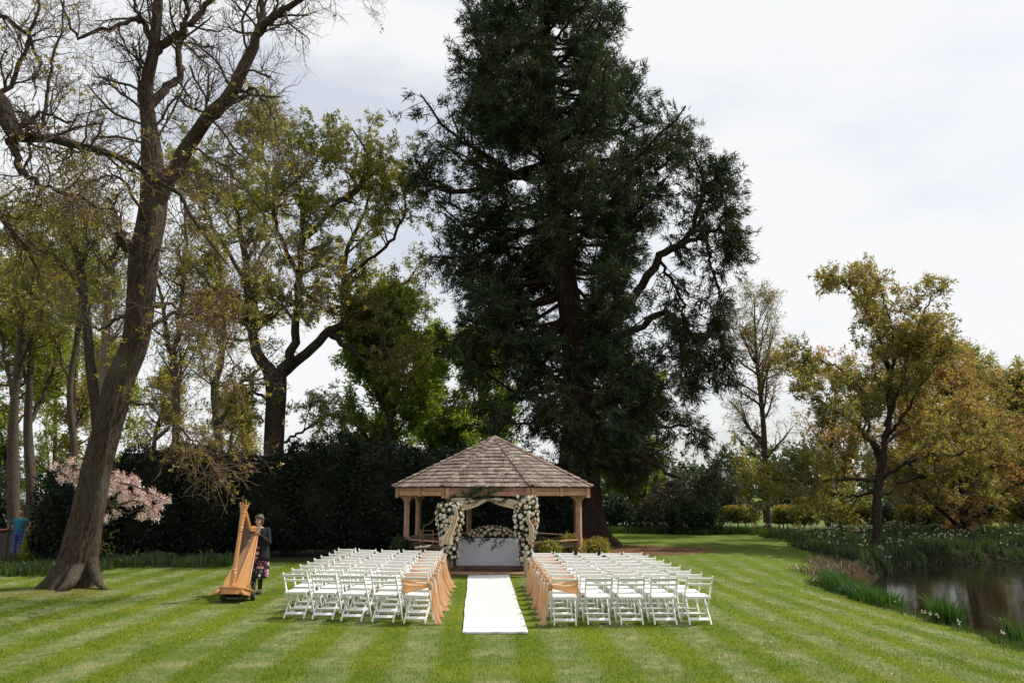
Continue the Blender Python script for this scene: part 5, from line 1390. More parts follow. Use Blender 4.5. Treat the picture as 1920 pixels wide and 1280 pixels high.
# ---------------------------------------------------------------- trees built from traced limbs and filled out
def traced_tree(name, label, trunk, limbs, Y, seed, barkm, leafm, lev, leafcfg, twigm='twig', flare=.35, extra=None, depth=2.5, group=None, base_z=None):
    """trunk: (u, v, width px); limbs: ((u, v, dy)...), radii px; lev: list of grow settings; leafcfg: (level from the end, per branch, per point, spread, size, aspect)"""
    rng = np.random.default_rng(seed)
    P = spline(np.array([at(u, v, Y) for u, v, w_ in trunk]), 40); Rd = np.interp(np.linspace(0, 1, 40), np.linspace(0, 1, len(trunk)), [pxr(t[2], Y) for t in trunk])
    gz0 = g1(P[0][0], P[0][1])
    if P[0][2] > gz0 + .05:                                          # carry the trunk down to the ground
        P = np.vstack([[P[0][0], P[0][1], gz0 - .15], P]); Rd = np.concatenate([[Rd[0] * 1.12], Rd])
    else: P[0][2] = gz0 - .15
    root = thing(name, label, 'tree', (P[0][0], P[0][1], gz0), 0, group)
    wood = [trunk_mesh(P, Rd, 20, rng, flare, 5, .4)]
    tw = []; lf = []
    if limbs:
        LP, LR = limb_arrays([([at(u, v, Y + dy) for u, v, dy in p], [pxr(x, Y) for x in r]) for p, r in limbs], 20)
        LP[:, 2:-1] += .05 * rng.standard_normal(LP[:, 2:-1].shape); wood.append(tubes(LP, LR, 10, rng, .05))
    else: LP, LR = spline(P[12:], 20)[None], np.interp(np.linspace(0, 1, 20), np.linspace(0, 1, len(Rd) - 12), Rd[12:])[None]
    if extra:                                                       # further limbs from the trunk, all round
        n_, t_, an_, ln_, tr_ = extra; tp_ = spline(P, 20)[None]; tr2 = np.interp(np.linspace(0, 1, 20), np.linspace(0, 1, len(Rd)), Rd)[None]
        E, ER, _, _ = grow(tp_, tr2, rng, n_, t_, an_, ln_, 20, .07, tr_, .42, .02, .15); wood.append(tubes(E, ER, 8)); LP = np.concatenate([LP, E]); LR = np.concatenate([LR, ER])
    cur, cr = LP, LR; allv = []
    for i, q in enumerate(lev):
        cnt = q.get('n', 6)
        if q.get('per_m'): cnt = np.linalg.norm(np.diff(cur, axis=1), axis=2).sum(1) * q['per_m']
        cur, cr, _, _ = grow(cur, cr, rng, cnt, q.get('t', (.2, 1)), q.get('a', (48, 15)), q['len'], min(q.get('pts', 7), (8, 5, 4)[i]), q.get('wob', .2) * (1, 1.15, 1.3)[i], q.get('trop', (0, 0, .05)), .55, q.get('rmin', .006), .35)
        cr = np.minimum(cr, q.get('rmax', .08)); tw.append(tubes(cur, cr, (5, 3, 3)[i])); allv.append((cur, cr))
    for (k, per_b, per, spread, size, asp) in leafcfg:
        br = allv[k][0]; nb = int(per_b)
        if per_b < 1: br = br[rng.random(len(br)) < per_b]; nb = 1
        pts, dr = along(br, nb, rng, (.35, 1)); lf.append(leaves(pts, rng, per, spread, size, asp, (0, 0, .1), dr, .4, tri=True))
    tree_parts(root, wood, tw, lf, M[barkm], M[twigm], M[leafm])
    return root

# oak with the forked trunk
traced_tree('oak_tree', 'big spreading oak with forked dark trunk rising behind the hedge', [(514, 1000, 42), (514, 860, 38), (515, 800, 36), (517, 740, 36), (516, 700, 42)],
    [([(512, 705, 0), (490, 672, 0), (477, 640, .2), (472, 600, .4), (464, 530, .8), (455, 450, 1.2), (440, 370, 1.6), (425, 290, 2)], [26, 22, 20, 18, 16, 12, 8, 4]),
     ([(520, 705, 0), (545, 665, -.3), (555, 615, -.7), (559, 555, -1), (562, 500, -1.2), (570, 430, -1.6), (560, 340, -2.0), (545, 250, -2.2)], [22, 19, 16, 14, 12, 10, 7, 3]),
     ([(524, 705, 0), (560, 675, .3), (597, 640, .6), (622, 618, .8), (640, 608, 1.0), (653, 572, 1.2), (645, 530, 1.4), (650, 470, 1.6), (680, 400, 2), (700, 330, 2.2)], [22, 19, 18, 18, 14, 12, 11, 9, 6, 3]),
     ([(616, 624, .8), (650, 648, .5), (680, 663, .3), (715, 652, 0), (735, 661, -.2), (755, 655, -.4)], [13, 11, 10, 8, 5, 2]),
     ([(575, 445, -1.5), (600, 420, -1.2), (631, 381, -1.0), (675, 350, -.6), (690, 300, -.5), (660, 240, -.4)], [10, 9, 9, 7, 5, 3]),
     ([(640, 590, 1.2), (690, 560, 1.6), (730, 540, 1.8), (770, 525, 2.0)], [9, 8, 6, 3]),
     ([(648, 520, 1.5), (700, 480, .8), (740, 440, .4), (760, 390, .1), (745, 330, 0)], [9, 7, 6, 4, 2]),
     ([(470, 590, .4), (440, 560, 0), (410, 545, -.6), (380, 520, -1.2), (352, 480, -1.6)], [11, 9, 7, 5, 2]),
     ([(476, 560, .6), (430, 480, 1.4), (395, 420, 2), (372, 350, 2.4), (365, 280, 2.6)], [9, 8, 6, 4, 2]),
     ([(460, 500, .9), (490, 420, 1.6), (500, 340, 2.2), (490, 260, 2.4), (480, 205, 2.4)], [9, 8, 6, 4, 2]),
     ([(562, 520, -1.1), (530, 450, -2.2), (515, 380, -2.8), (590, 300, -3.0), (610, 255, -3.0)], [9, 8, 6, 4, 2]),
     ([(498, 745, 0), (470, 735, -.5), (445, 755, -.8), (420, 745, -1.0)], [6, 5, 4, 2]),
     ([(533, 830, 0), (556, 815, .2), (590, 795, .4), (625, 800, .6)], [5, 5, 4, 2])],
    35, 31, 'bark_oak', 'lf_oak', [dict(per_m=2.6, len=2.0, t=(.3, 1), pts=9, wob=.2, rmax=.06, trop=(0, 0, .02)), dict(n=6.5, len=1.0, wob=.22, rmin=.009), dict(n=3.7, len=.5, wob=.22, rmin=.007)],
    [(2, 2, 6, .10, (.07, .18), .5), (1, 3, 5, .11, (.07, .18), .5), (0, 4, 5, .13, (.07, .18), .5)])

# slim trees of the copse beyond the hedge
SL = [dict(per_m=1.7, len=2.1, t=(.15, 1), a=(42, 14), pts=9, wob=.16, trop=(0, 0, .08), rmin=.012, rmax=.05), dict(n=6, len=1.0, wob=.2, rmin=.008), dict(n=3.2, len=.5, wob=.2, rmin=.006)]
slim = [
    ('slim copse tree with pale sunlit trunk at the far edge of the photo', [(26, 1000, 22), (25, 900, 20), (24, 820, 18), (29, 732, 15), (35, 673, 13), (40, 590, 11), (48, 500, 8), (52, 440, 4)], [([(28, 760, 0), (12, 690, .5), (2, 620, 1), (-5, 540, 1.4)], [9, 7, 5, 2]), ([(34, 690, 0), (60, 630, -.6), (85, 570, -1), (95, 500, -1.2)], [8, 6, 4, 2])], 36, 41, 'bark_slim', 'lf_thin', .5),
    ('slim dark-stemmed copse tree just behind the person in teal', [(59, 1000, 20), (58, 900, 18), (52, 802, 15), (56, 720, 12), (62, 640, 10), (80, 560, 7), (90, 480, 4)], [([(53, 800, 0), (80, 740, .6), (100, 690, 1), (118, 640, 1.4)], [9, 7, 5, 2]), ([(57, 730, 0), (30, 650, -.5), (20, 570, -1)], [7, 5, 2])], 38, 42, 'bark_slim', 'lf_lime', .5),
    ('thin leaning copse tree between the dark stem and the edge trees', [(142, 950, 13), (139, 849, 12), (131, 732, 11), (144, 634, 9), (150, 560, 6), (148, 480, 3)], [([(132, 720, 0), (112, 660, .5), (95, 620, 1), (80, 560, 1.3)], [6, 5, 4, 2])], 37, 43, 'bark_slim', 'lf_lime', .5),
    ('dark crooked tree stem standing just behind the leaning trunk', [(190, 980, 22), (184, 850, 20), (180, 771, 19), (168, 673, 17), (162, 587, 16), (152, 509, 14), (138, 460, 11), (112, 425, 8), (90, 395, 5)], [([(152, 505, 0), (165, 440, .4), (150, 370, .8), (160, 300, 1)], [9, 7, 5, 2]), ([(160, 560, 0), (120, 500, -.6), (80, 470, -1.2), (40, 440, -1.6)], [7, 5, 4, 2])], 30, 44, 'bark_oak', 'lf_oak', .30),
    ('pale-barked tree stem rising close beside the leaning trunk', [(190, 980, 20), (190, 800, 19), (191, 720, 17), (195, 673, 16), (199, 619, 15), (203, 568, 13)], [([(202, 572, 0), (190, 535, .3), (188, 480, .5), (180, 400, .8), (175, 330, 1)], [9, 8, 6, 4, 2]), ([(204, 570, 0), (210, 520, -.3), (220, 450, -.6), (230, 380, -.8)], [9, 7, 5, 2])], 31, 45, 'bark_pale', 'lf_oak', .25),
    ('slim tree forking into a narrow V above the dark hedge', [(331, 960, 17), (330, 841, 15), (330, 732, 14), (325, 680, 14)], [([(325, 684, 0), (310, 615, .3), (300, 550, .5), (285, 470, .8)], [10, 8, 6, 3]), ([(326, 684, 0), (336, 607, -.3), (340, 537, -.5), (350, 460, -.8), (345, 380, -1)], [10, 8, 7, 5, 2])], 34, 46, 'bark_slim', 'lf_oak', .22),
    ('twin-stemmed lichen-green tree between the V tree and the oak', [(411, 960, 17), (410, 822, 16), (402, 732, 13), (414, 680, 11), (420, 620, 8), (415, 560, 4)], [([(409, 800, 0), (430, 760, -.2), (447, 725, -.3), (475, 700, -.4), (492, 680, -.5)], [9, 9, 8, 5, 2]), ([(404, 740, 0), (385, 690, .4), (370, 640, .8)], [6, 4, 2])], 36, 47, 'bark_slim', 'lf_oak', .45),
]
for lb, tk, lm, Y, sd_, bk, lfm, dens in slim:
    traced_tree('copse_tree', lb, tk, lm, Y, sd_, bk, lfm, SL, [(2, 2 if dens >= .5 else 1, 6 if dens >= .5 else (4 if dens >= .3 else 2), .2, (.09, .17), .55), (1, 1, 3, .2, (.09, .15), .55)], group='slim trees of the copse', extra=(7, (.55, 1), (38, 10), 2.6, (0, 0, .06)))

# generic round tree: trunk, limbs to an egg-shaped outline, twigs, leaves
def round_tree(name, label, u, vbase, Y, vtop, vlow, halfw, seed, barkm, leafm, tw_px=16, n1=26, n2=8, n3=5, leaf=(3, 3, .14, (.10, .18), .55), twigm='twig', group=None, narrow_top=1.0, bare=0.0, upward=.06, yflat=.8, t0=.25):
    rng = np.random.default_rng(seed)
    b = at(u, vbase, Y); z0 = g1(b[0], Y); b[2] = z0
    zt, zl = z_at(vtop, Y), z_at(vlow, Y); hw = halfw * Y / FPX; ctr = np.array([b[0], Y, (zt + zl) / 2]); ax = np.array([hw, hw * yflat, (zt - zl) / 2 * 1.02])
    root = thing(name, label, 'tree', (b[0], Y, z0), 0, group)
    tp = np.array([b - [0, 0, .15], [b[0] + .1 * rng.standard_normal(), Y, z0 + (zl - z0) * .6], [b[0] + .15 * rng.standard_normal(), Y, zl + (zt - zl) * .3], [b[0] + .25 * rng.standard_normal(), Y + .2, zl + (zt - zl) * .65], [b[0] + .2 * rng.standard_normal(), Y, zt - .3]])
    P = spline(tp, 26); Rd = np.interp(np.linspace(0, 1, 26), [0, .3, .7, 1], [pxr(tw_px, Y) * 1.1, pxr(tw_px, Y) * .85, pxr(tw_px, Y) * .45, .015])
    wood = [trunk_mesh(P, Rd, 14, rng, .35, 5, .35)]
    def ln(p0, d, tt, idx):
        q = (p0 - ctr) / ax; dq = d / ax
        a_ = (dq ** 2).sum(1); b_ = 2 * (q * dq).sum(1); c_ = (q ** 2).sum(1) - 1
        disc = np.sqrt(np.maximum(b_ ** 2 - 4 * a_ * c_, 0)); s = (-b_ + disc) / (2 * a_)
        return np.clip(s, .35, None) * (.68 + .34 * rng.random(len(s)))
    A, RA, _, _ = grow(P[None], Rd[None], rng, n1, (t0, .97), (52, 15), ln, 12, .09, (0, 0, upward), .55, .018, .25); wood.append(tubes(A, RA, 7))
    la = np.linalg.norm(A[:, -1] - A[:, 0], axis=1)
    B_, RB, _, _ = grow(A, RA, rng, n2 * np.clip(la / 2.2, .4, 2), (.2, 1), (46, 15), lambda p0, d, tt, i: (.34 * la[i] + .35) * (1.15 - .6 * tt) * (.6 + .7 * rng.random(len(tt))), 6, .19, (0, 0, upward * .6), .5, .010, .35)
    C_, RC, _, _ = grow(B_, RB, rng, n3, (.2, 1), (45, 16), .55 if hw > 2 else .38, 3, .3, (0, 0, .05), .55, .0065, .5)
    pb, per, spread, size, asp = leaf; lf = []
    if per:
        br = C_
        if pb < 1: br = C_[rng.random(len(C_)) < pb]; pb = 1
        pts, dr = along(br, int(pb), rng, (.3, 1)); lf = [leaves(pts, rng, per, spread, size, asp, (0, 0, .05), dr, .3, tri=True)]
    tree_parts(root, wood, [tubes(B_, RB, 3), tubes(C_, RC, 3)], lf, M[barkm], M[twigm], M[leafm])
    return root, C_

# leafy backdrop trees of the copse
for i, (lb, u, Y, vt, vl, hw, lm) in enumerate((
    ('yellow-green leafy tree filling the background behind the person in teal', 8, 46, 470, 900, 105, 'lf_lime'),
    ('yellow-green leafy tree behind the thin leaning copse stem', 125, 48, 500, 890, 100, 'lf_thin'),
    ('pale yellow-green tree far behind between the two edge copse trunks', 92, 58, 610, 960, 85, 'lf_lime'),
    ('yellow-green leafy tree low behind the dark stem and pale stem', 190, 52, 640, 900, 70, 'lf_lime'),
    ('dense olive leafy tree at the far picture edge behind the pale copse trunk', -60, 44, 430, 900, 100, 'lf_oak'),
    ('thin pale-leaved tree seen low between leaning trunk and V tree', 280, 60, 690, 880, 60, 'lf_thin'),
    ('low brushy pale-leaved tree seen between the oak and the V tree', 425, 62, 740, 880, 75, 'lf_thin'))):
    round_tree('background_tree', lb, u, 985, Y, vt, vl, hw, 300 + i, 'bark_slim', lm, 12, 26, 7, 4, (3, 5, .28, (.12, .24), .6), group='leafy trees behind the copse')

# chestnuts
def chestnut(label, u, Y, vt, vl, hw, seed, lm, candles, per=5, pb=3):
    root, C_ = round_tree('chestnut_tree', label, u, 985, Y, vt, vl + 110, hw, seed, 'bark_oak', lm, 22, 58, 8, 4, (pb, per, .2, (.15, .28), .42), group='chestnut trees behind the gazebo', t0=.2)
    if candles:
        rng = np.random.default_rng(seed + 1); tips = C_[:, -1]; c = at(u, (vt + vl) / 2, Y)
        sel = tips[(tips[:, 1] < c[1] - .6)]; sel = sel[rng.random(len(sel)) < candles / max(1, len(sel))]
        pts = (sel[:, None, :] + np.stack([.02 * rng.standard_normal((len(sel), 16)), .02 * rng.standard_normal((len(sel), 16)), np.tile(np.linspace(0, .2, 16), (len(sel), 1))], -1)).reshape(-1, 3)
        V, F = leaves(pts, rng, 2, .03, (.03, .055), .8); npart('flower_candles', V, [F], M['rose_ivory'], root, kind='stuff')
chestnut('fresh green chestnut with cream flower candles beside the oak', 722, 37.5, 545, 935, 116, 61, 'lf_chestnut', 70, 8, 4)
chestnut('backlit green chestnut standing directly behind the gazebo roof', 905, 45, 590, 930, 95, 62, 'lf_chestnut', 0, 6, 3)
chestnut('chestnut crown glimpsed between the flowering chestnut and the conifer', 815, 44, 600, 920, 62, 64, 'lf_chestnut', 0, 6, 3)
chestnut('sunlit yellow-green tree behind the conifer trunk on the pond side', 1190, 47, 690, 960, 95, 63, 'lf_lime', 0, 6, 3)

# trees by the pond
round_tree('bare_tree', 'tall nearly bare upswept tree standing on the field edge', 1440, 997, 42, 535, 905, 92, 71, 'bark_slim', 'lf_oak2', 15, 46, 11, 6, (.8, 4, .14, (.07, .13), .5), twigm='twig_pale', upward=.05, t0=.28)
traced_tree('oak_tree', 'bronze-leaved oak standing on the pond bank', [(1642, 1042, 20), (1645, 1000, 17), (1645, 930, 16), (1652, 880, 15), (1656, 850, 15)],
    [([(1655, 860, 0), (1664, 800, .3), (1668, 740, .5), (1664, 680, .8), (1640, 610, 1), (1610, 560, 1.1), (1578, 525, 1.2)], [12, 11, 9, 7, 5, 4, 2]),
     ([(1660, 800, .3), (1690, 720, -.3), (1705, 660, -.6), (1725, 600, -1), (1745, 555, -1.2)], [9, 7, 6, 4, 2]), ([(1668, 740, .5), (1675, 670, .2), (1668, 600, 0), (1650, 545, 0)], [7, 6, 4, 2]),
     ([(1655, 850, 0), (1620, 815, -.4), (1600, 790, -.8), (1560, 765, -1.4), (1520, 745, -2)], [9, 8, 6, 4, 2]), ([(1652, 870, 0), (1628, 820, .5), (1628, 760, .8), (1600, 710, 1.2), (1550, 680, 1.6), (1500, 670, 2)], [8, 7, 6, 4, 3, 2]),
     ([(1648, 900, 0), (1600, 898, -.6), (1550, 900, -1.2), (1490, 905, -1.8), (1440, 895, -2.2), (1400, 905, -2.4)], [7, 6, 5, 4, 3, 1.5]), ([(1650, 900, 0), (1690, 870, -.6), (1740, 855, -1), (1800, 850, -1.6), (1850, 838, -2)], [8, 7, 5, 4, 2]),
     ([(1648, 930, 0), (1690, 905, .5), (1740, 890, .9), (1800, 892, 1.2), (1850, 905, 1.4)], [7, 6, 5, 3, 2]), ([(1662, 830, .2), (1700, 800, 1), (1750, 780, 1.6), (1800, 790, 2), (1845, 810, 2.2)], [7, 6, 5, 3, 2]),
     ([(1662, 820, .2), (1700, 770, -1), (1740, 700, -1.6), (1770, 640, -2)], [7, 5, 4, 2]), ([(1646, 920, 0), (1600, 930, .8), (1550, 925, 1.6), (1500, 940, 2)], [6, 5, 3, 2])],
    34, 72, 'bark_oak', 'lf_oak2', [dict(per_m=2.2, len=1.8, t=(.25, 1), pts=8, wob=.18, rmax=.05, trop=(0, 0, .03)), dict(n=6, len=.9, wob=.2, rmin=.009), dict(n=4.2, len=.5, wob=.2, rmin=.007)],
    [(2, 3, 5, .10, (.07, .17), .5), (1, 3, 5, .11, (.07, .17), .5), (0, 4, 5, .13, (.07, .17), .5)])
traced_tree('maple_tree', 'thin dark-stemmed tree with rusty young leaves on the bank', [(1553, 1006, 11), (1552, 950, 10), (1556, 880, 9), (1562, 800, 7), (1570, 700, 4)], [], 39, 73, 'bark_oak', 'lf_beech',
    [dict(n=16, len=2.0, t=(.1, 1), pts=8, wob=.14, rmax=.035, trop=(0, 0, .03)), dict(n=6, len=.9), dict(n=4, len=.45)], [(2, 3, 4, .15, (.09, .16), .55)], group='slender trees on the bank')
traced_tree('maple_tree', 'slender reddish stem standing close behind the thin dark one', [(1578, 1002, 12), (1578, 950, 11), (1582, 880, 9), (1600, 820, 7), (1625, 740, 4)], [], 43, 74, 'bark_red', 'lf_beech',
    [dict(n=14, len=2.0, t=(.1, 1), pts=8, wob=.14, rmax=.035, trop=(0, 0, .03)), dict(n=6, len=.9), dict(n=4, len=.45)], [(2, 3, 4, .15, (.09, .16), .55)], group='slender trees on the bank')
round_tree('beech_tree', 'copper-leaved beech sweeping low over the pond', 1815, 1010, 41, 650, 1000, 195, 75, 'bark_oak', 'lf_beech', 18, 60, 9, 4, (3, 5, .14, (.08, .18), .5), upward=-.01, yflat=.55, t0=.08)
round_tree('maple_tree', 'rusty-leaved round tree just behind the bronze oak', 1716, 1000, 46, 640, 975, 88, 78, 'bark_oak', 'lf_beech', 12, 44, 9, 5, (2, 4, .28, (.10, .18), .55), upward=.02)
round_tree('oak_tree', 'olive-leaved tree with rounded top far behind the beech', 1850, 990, 56, 655, 940, 92, 76, 'bark_oak', 'lf_oak', 18, 36, 9, 4, (3, 4, .24, (.12, .22), .6))
round_tree('background_tree', 'olive tree cut off by the picture edge above the pond', 1935, 990, 46, 690, 985, 95, 77, 'bark_oak', 'lf_oak2', 18, 32, 8, 4, (4, 5, .26, (.14, .24), .55))

# ---------------------------------------------------------------- giant conifer
def conifer():
    rng = np.random.default_rng(9); Y = 34.0
    tr = [(1078, 1012, 118), (1080, 985, 96), (1083, 940, 84), (1085, 900, 78), (1086, 820, 70), (1082, 700, 54), (1072, 600, 48), (1056, 500, 42), (1046, 400, 37), (1036, 280, 33), (1027, 160, 29), (1020, 40, 24), (1014, -80, 19), (1008, -220, 13), (1004, -330, 6)]
    P = spline(np.array([at(u, v, Y) for u, v, _ in tr]), 110); Rd = np.interp(np.linspace(0, 1, 110), np.linspace(0, 1, len(tr)), [pxr(t[2], Y) for t in tr]); P[:3, 2] -= np.array([.3, .15, .05])
    root = thing('giant_conifer', 'towering dark giant conifer with thick red-brown trunk behind the gazebo', 'tree', (P[0][0], P[0][1], g1(P[0][0], P[0][1])))
    V, F = trunk_mesh(P, Rd, 48, rng, .42, 9, .7, .03); wood = [(V, F)]
    # outline seen in the photo, as height -> half width on either side of the trunk
    lv = [-330, -260, -180, -100, 0, 60, 130, 200, 280, 330, 400, 480, 560, 640, 700, 760, 820, 880, 940]
    lx = [1000, 960, 930, 905, 885, 858, 828, 816, 790, 752, 768, 780, 800, 822, 835, 865, 905, 950, 1000]
    rx = [1008, 1040, 1075, 1120, 1170, 1200, 1224, 1232, 1280, 1318, 1330, 1250, 1212, 1225, 1260, 1290, 1300, 1290, 1250]
    zz = np.array([z_at(v, Y) for v in lv]); tx = np.array([np.interp(z_at(v, Y), P[:, 2], P[:, 0]) for v in lv])
    hl = tx - np.array([at(u, v, Y)[0] for u, v in zip(lx, lv)]); hr = np.array([at(u, v, Y)[0] for u, v in zip(rx, lv)]) - tx
    o = np.argsort(zz); zz, hl, hr = zz[o], hl[o], hr[o]
    hl = np.maximum(hl - np.interp(zz, [8, 13], [.2, .6]), .3); hr = np.maximum(hr - np.interp(zz, [8, 13], [.2, .5]), .3)
    K = 390
    zs = np.sort(rng.uniform(3.6, P[-1, 2] - .2, K) ** 1.0); az = (np.arange(K) * 2.399963 + .7 * rng.standard_normal(K))
    x0 = np.interp(zs, P[:, 2], P[:, 0]); y0 = np.interp(zs, P[:, 2], P[:, 1])
    cs, sn = np.cos(az), np.sin(az)
    wl, wr = np.interp(zs, zz, hl), np.interp(zs, zz, hr); side = np.where(cs > 0, wr, wl); dep = .5 * (wl + wr)
    rad = np.sqrt((side * cs) ** 2 + (dep * sn) ** 2) / 1.0
    rad = 1 / np.sqrt((cs / side) ** 2 + (sn / dep) ** 2) * rng.uniform(.72, 1.04, K)
    rad *= .84 + .22 * np.sin(zs * 2.1 + 1.3 * az) ** 2
    low = (zs < 8.5) & (rng.random(K) < np.where(sn < -.3, .3, .6)) & (cs < .55); keep = ~low & (rng.random(K) > .06)
    zs, az, x0, y0, cs, sn, rad = (q[keep] for q in (zs, az, x0, y0, cs, sn, rad)); K = len(zs)
    n = 14; s = np.linspace(0, 1, n)[None, :]
    droop = rng.uniform(.10, .34, K)[:, None] * np.interp(zs, [3, 10, 26], [1.3, 1.0, .35])[:, None]; lift = rng.uniform(.10, .30, K)[:, None]
    rise = np.interp(zs, [3, 14, 30], [-.05, .10, .55])[:, None]
    w1 = .06 * np.cumsum(rng.standard_normal((K, n)), 1) * s; w2 = .06 * np.cumsum(rng.standard_normal((K, n)), 1) * s
    rr = rad[:, None]
    X = x0[:, None] + rr * s * cs[:, None] - w1 * sn[:, None] * rr * .5; Yy = y0[:, None] + rr * s * sn[:, None] + w1 * cs[:, None] * rr * .5
    Z = zs[:, None] + rr * (rise * s - droop * np.sin(s * PI * .75) + lift * s ** 3) + w2 * rr * .4
    A = np.stack([X, Yy, Z], -1); RA = np.clip(.010 + .022 * rr * (1 - .85 * s), .008, .11)
    # two long bare-elbowed boughs hung with foliage toward the field
    T_ = [([(1105, 640, 0), (1150, 600, -.3), (1195, 545, -.6), (1225, 500, -.9), (1240, 475, -1), (1262, 468, -1.1), (1285, 455, -1.2), (1300, 425, -1.3), (1312, 380, -1.4), (1318, 330, -1.4), (1300, 290, -1.3)], [20, 18, 17, 16, 15, 14, 12, 10, 8, 6, 3]),
          ([(1105, 650, 0), (1160, 630, .3), (1200, 612, .5), (1230, 592, .6), (1258, 588, .7), (1280, 605, .8), (1300, 635, .9), (1322, 690, 1)], [18, 15, 14, 13, 12, 9, 6, 3]),
          ([(1283, 455, -1.2), (1320, 440, -1), (1350, 430, -.9), (1370, 450, -.8), (1378, 490, -.8)], [9, 7, 6, 4, 2]), ([(1235, 485, -1), (1255, 520, -.9), (1275, 560, -.8), (1285, 620, -.7), (1300, 680, -.6)], [7, 6, 5, 4, 2]),
          ([(1265, 590, .7), (1275, 640, .6), (1280, 690, .5), (1300, 730, .4)], [6, 5, 4, 2]), ([(1312, 390, -1.4), (1345, 350, -1.2), (1340, 310, -1)], [6, 4, 2]), ([(1340, 435, -1), (1362, 400, -.6), (1350, 350, -.3)], [5, 4, 2]), ([(1225, 330, 0), (1250, 300, -.4), (1268, 262, -.5), (1272, 235, -.5)], [7, 6, 4, 2]), ([(1300, 640, .9), (1340, 620, .6), (1360, 650, .5), (1355, 720, .4)], [5, 4, 3, 2]), ([(1320, 440, -1), (1335, 500, -.7), (1350, 560, -.5), (1348, 620, -.4)], [6, 5, 4, 2]),
          ([(1112, 850, 0), (1170, 850, -1), (1230, 870, -1.8), (1290, 905, -2.4), (1325, 905, -2.7), (1350, 880, -2.9)], [12, 10, 8, 6, 4, 2]), ([(1110, 800, 0), (1170, 790, 1), (1230, 800, 1.6), (1290, 800, 2), (1330, 820, 2.2)], [11, 9, 7, 5, 2]),
          ([(1035, 300, 0), (960, 330, -.6), (880, 360, -1), (820, 350, -1.2), (790, 320, -1.3), (778, 290, -1.3)], [14, 12, 10, 8, 5, 2]), ([(1060, 520, 0), (980, 490, .6), (930, 470, 1), (870, 483, 1.4), (820, 480, 1.6)], [14, 11, 9, 6, 2]), ([(1083, 740, 0), (1020, 690, -.5), (960, 640, -1), (905, 615, -1.4), (860, 625, -1.6)], [13, 10, 8, 5, 2])]
    TP, TR = limb_arrays([([at(u, v, Y + dy) for u, v, dy in p], [pxr(x, Y) for x in r]) for p, r in T_], 24); TP[:, 2:-1] += .05 * rng.standard_normal(TP[:, 2:-1].shape)
    wood += [tubes(A, RA, 6), tubes(TP, TR, 9, rng, .04)]
    V, F = merge(wood); npart('trunk', V, [F], M['bark_red'], root, True)
    # side shoots hang from the limbs and carry the foliage
    B1, R1, i1, _ = grow(A, RA, rng, np.clip(rad * 5.6, 6, 24), (.40, 1), (58, 18), lambda p0, d, tt, i: (.30 + .16 * rad[i]) * (.55 + .8 * rng.random(len(tt))), 7, .15, (0, 0, -.10), .45, .009, .35)
    tsel = [0, 1, 2, 3, 4, 5, 6, 7, 8, 9, 10]; lnT = np.linalg.norm(np.diff(TP, axis=1), axis=2).sum(1)
    B2, R2, i2, _ = grow(TP, TR, rng, lnT * 5.5, (.50, 1), (60, 18), 1.25, 7, .15, (0, 0, -.13), .4, .009, .35)
    B3, R3, i3, _ = grow(TP[[2, 3, 4, 5, 6, 7, 8, 9]], TR[[2, 3, 4, 5, 6, 7, 8, 9]], rng, 34, (.1, 1), (60, 18), 1.35, 7, .15, (0, 0, -.13), .4, .009, .35)
    B_ = np.concatenate([B1, B2, B3]); RB = np.concatenate([R1, R2, R3])
    C_, RC, _, _ = grow(B_, RB, rng, 3.2, (.15, 1), (42, 14), .42, 5, .16, (0, 0, .03), .5, .006, .4)
    V, F = tubes(B_[:, ::2], RB[:, ::2], 3); npart('twigs', V, [F], M['bark_red'], root, True, 'stuff')
    p1, d1 = along(C_, 3, rng, (.2, 1)); p1b, d1b = along(C_[::4], 1, rng, (.5, 1)); p1 = np.concatenate([p1, p1b]); d1 = np.concatenate([d1, d1b]); p2, d2 = along(B_, 3, rng, (.45, 1))
    p3, d3 = along(A, 10, rng, (.78, 1)); p4, d4 = along(TP, 14, rng, (.86, 1)); p = np.concatenate([p1, p2, p3, p4]); d = np.concatenate([d1, d2, d3, d4])
    d[:, 2] += np.interp(p[:, 2], [4, 12, 22], [-.45, -.1, .35])
    V, F = leaves(p, rng, 4, .12, (.15, .31), .19, (0, 0, 0), d, 1.15, .05, tri=True)
    npart('crown', V, [F], M['lf_conifer'], root, False, 'stuff')
    print('conifer leaves', len(F))
conifer()

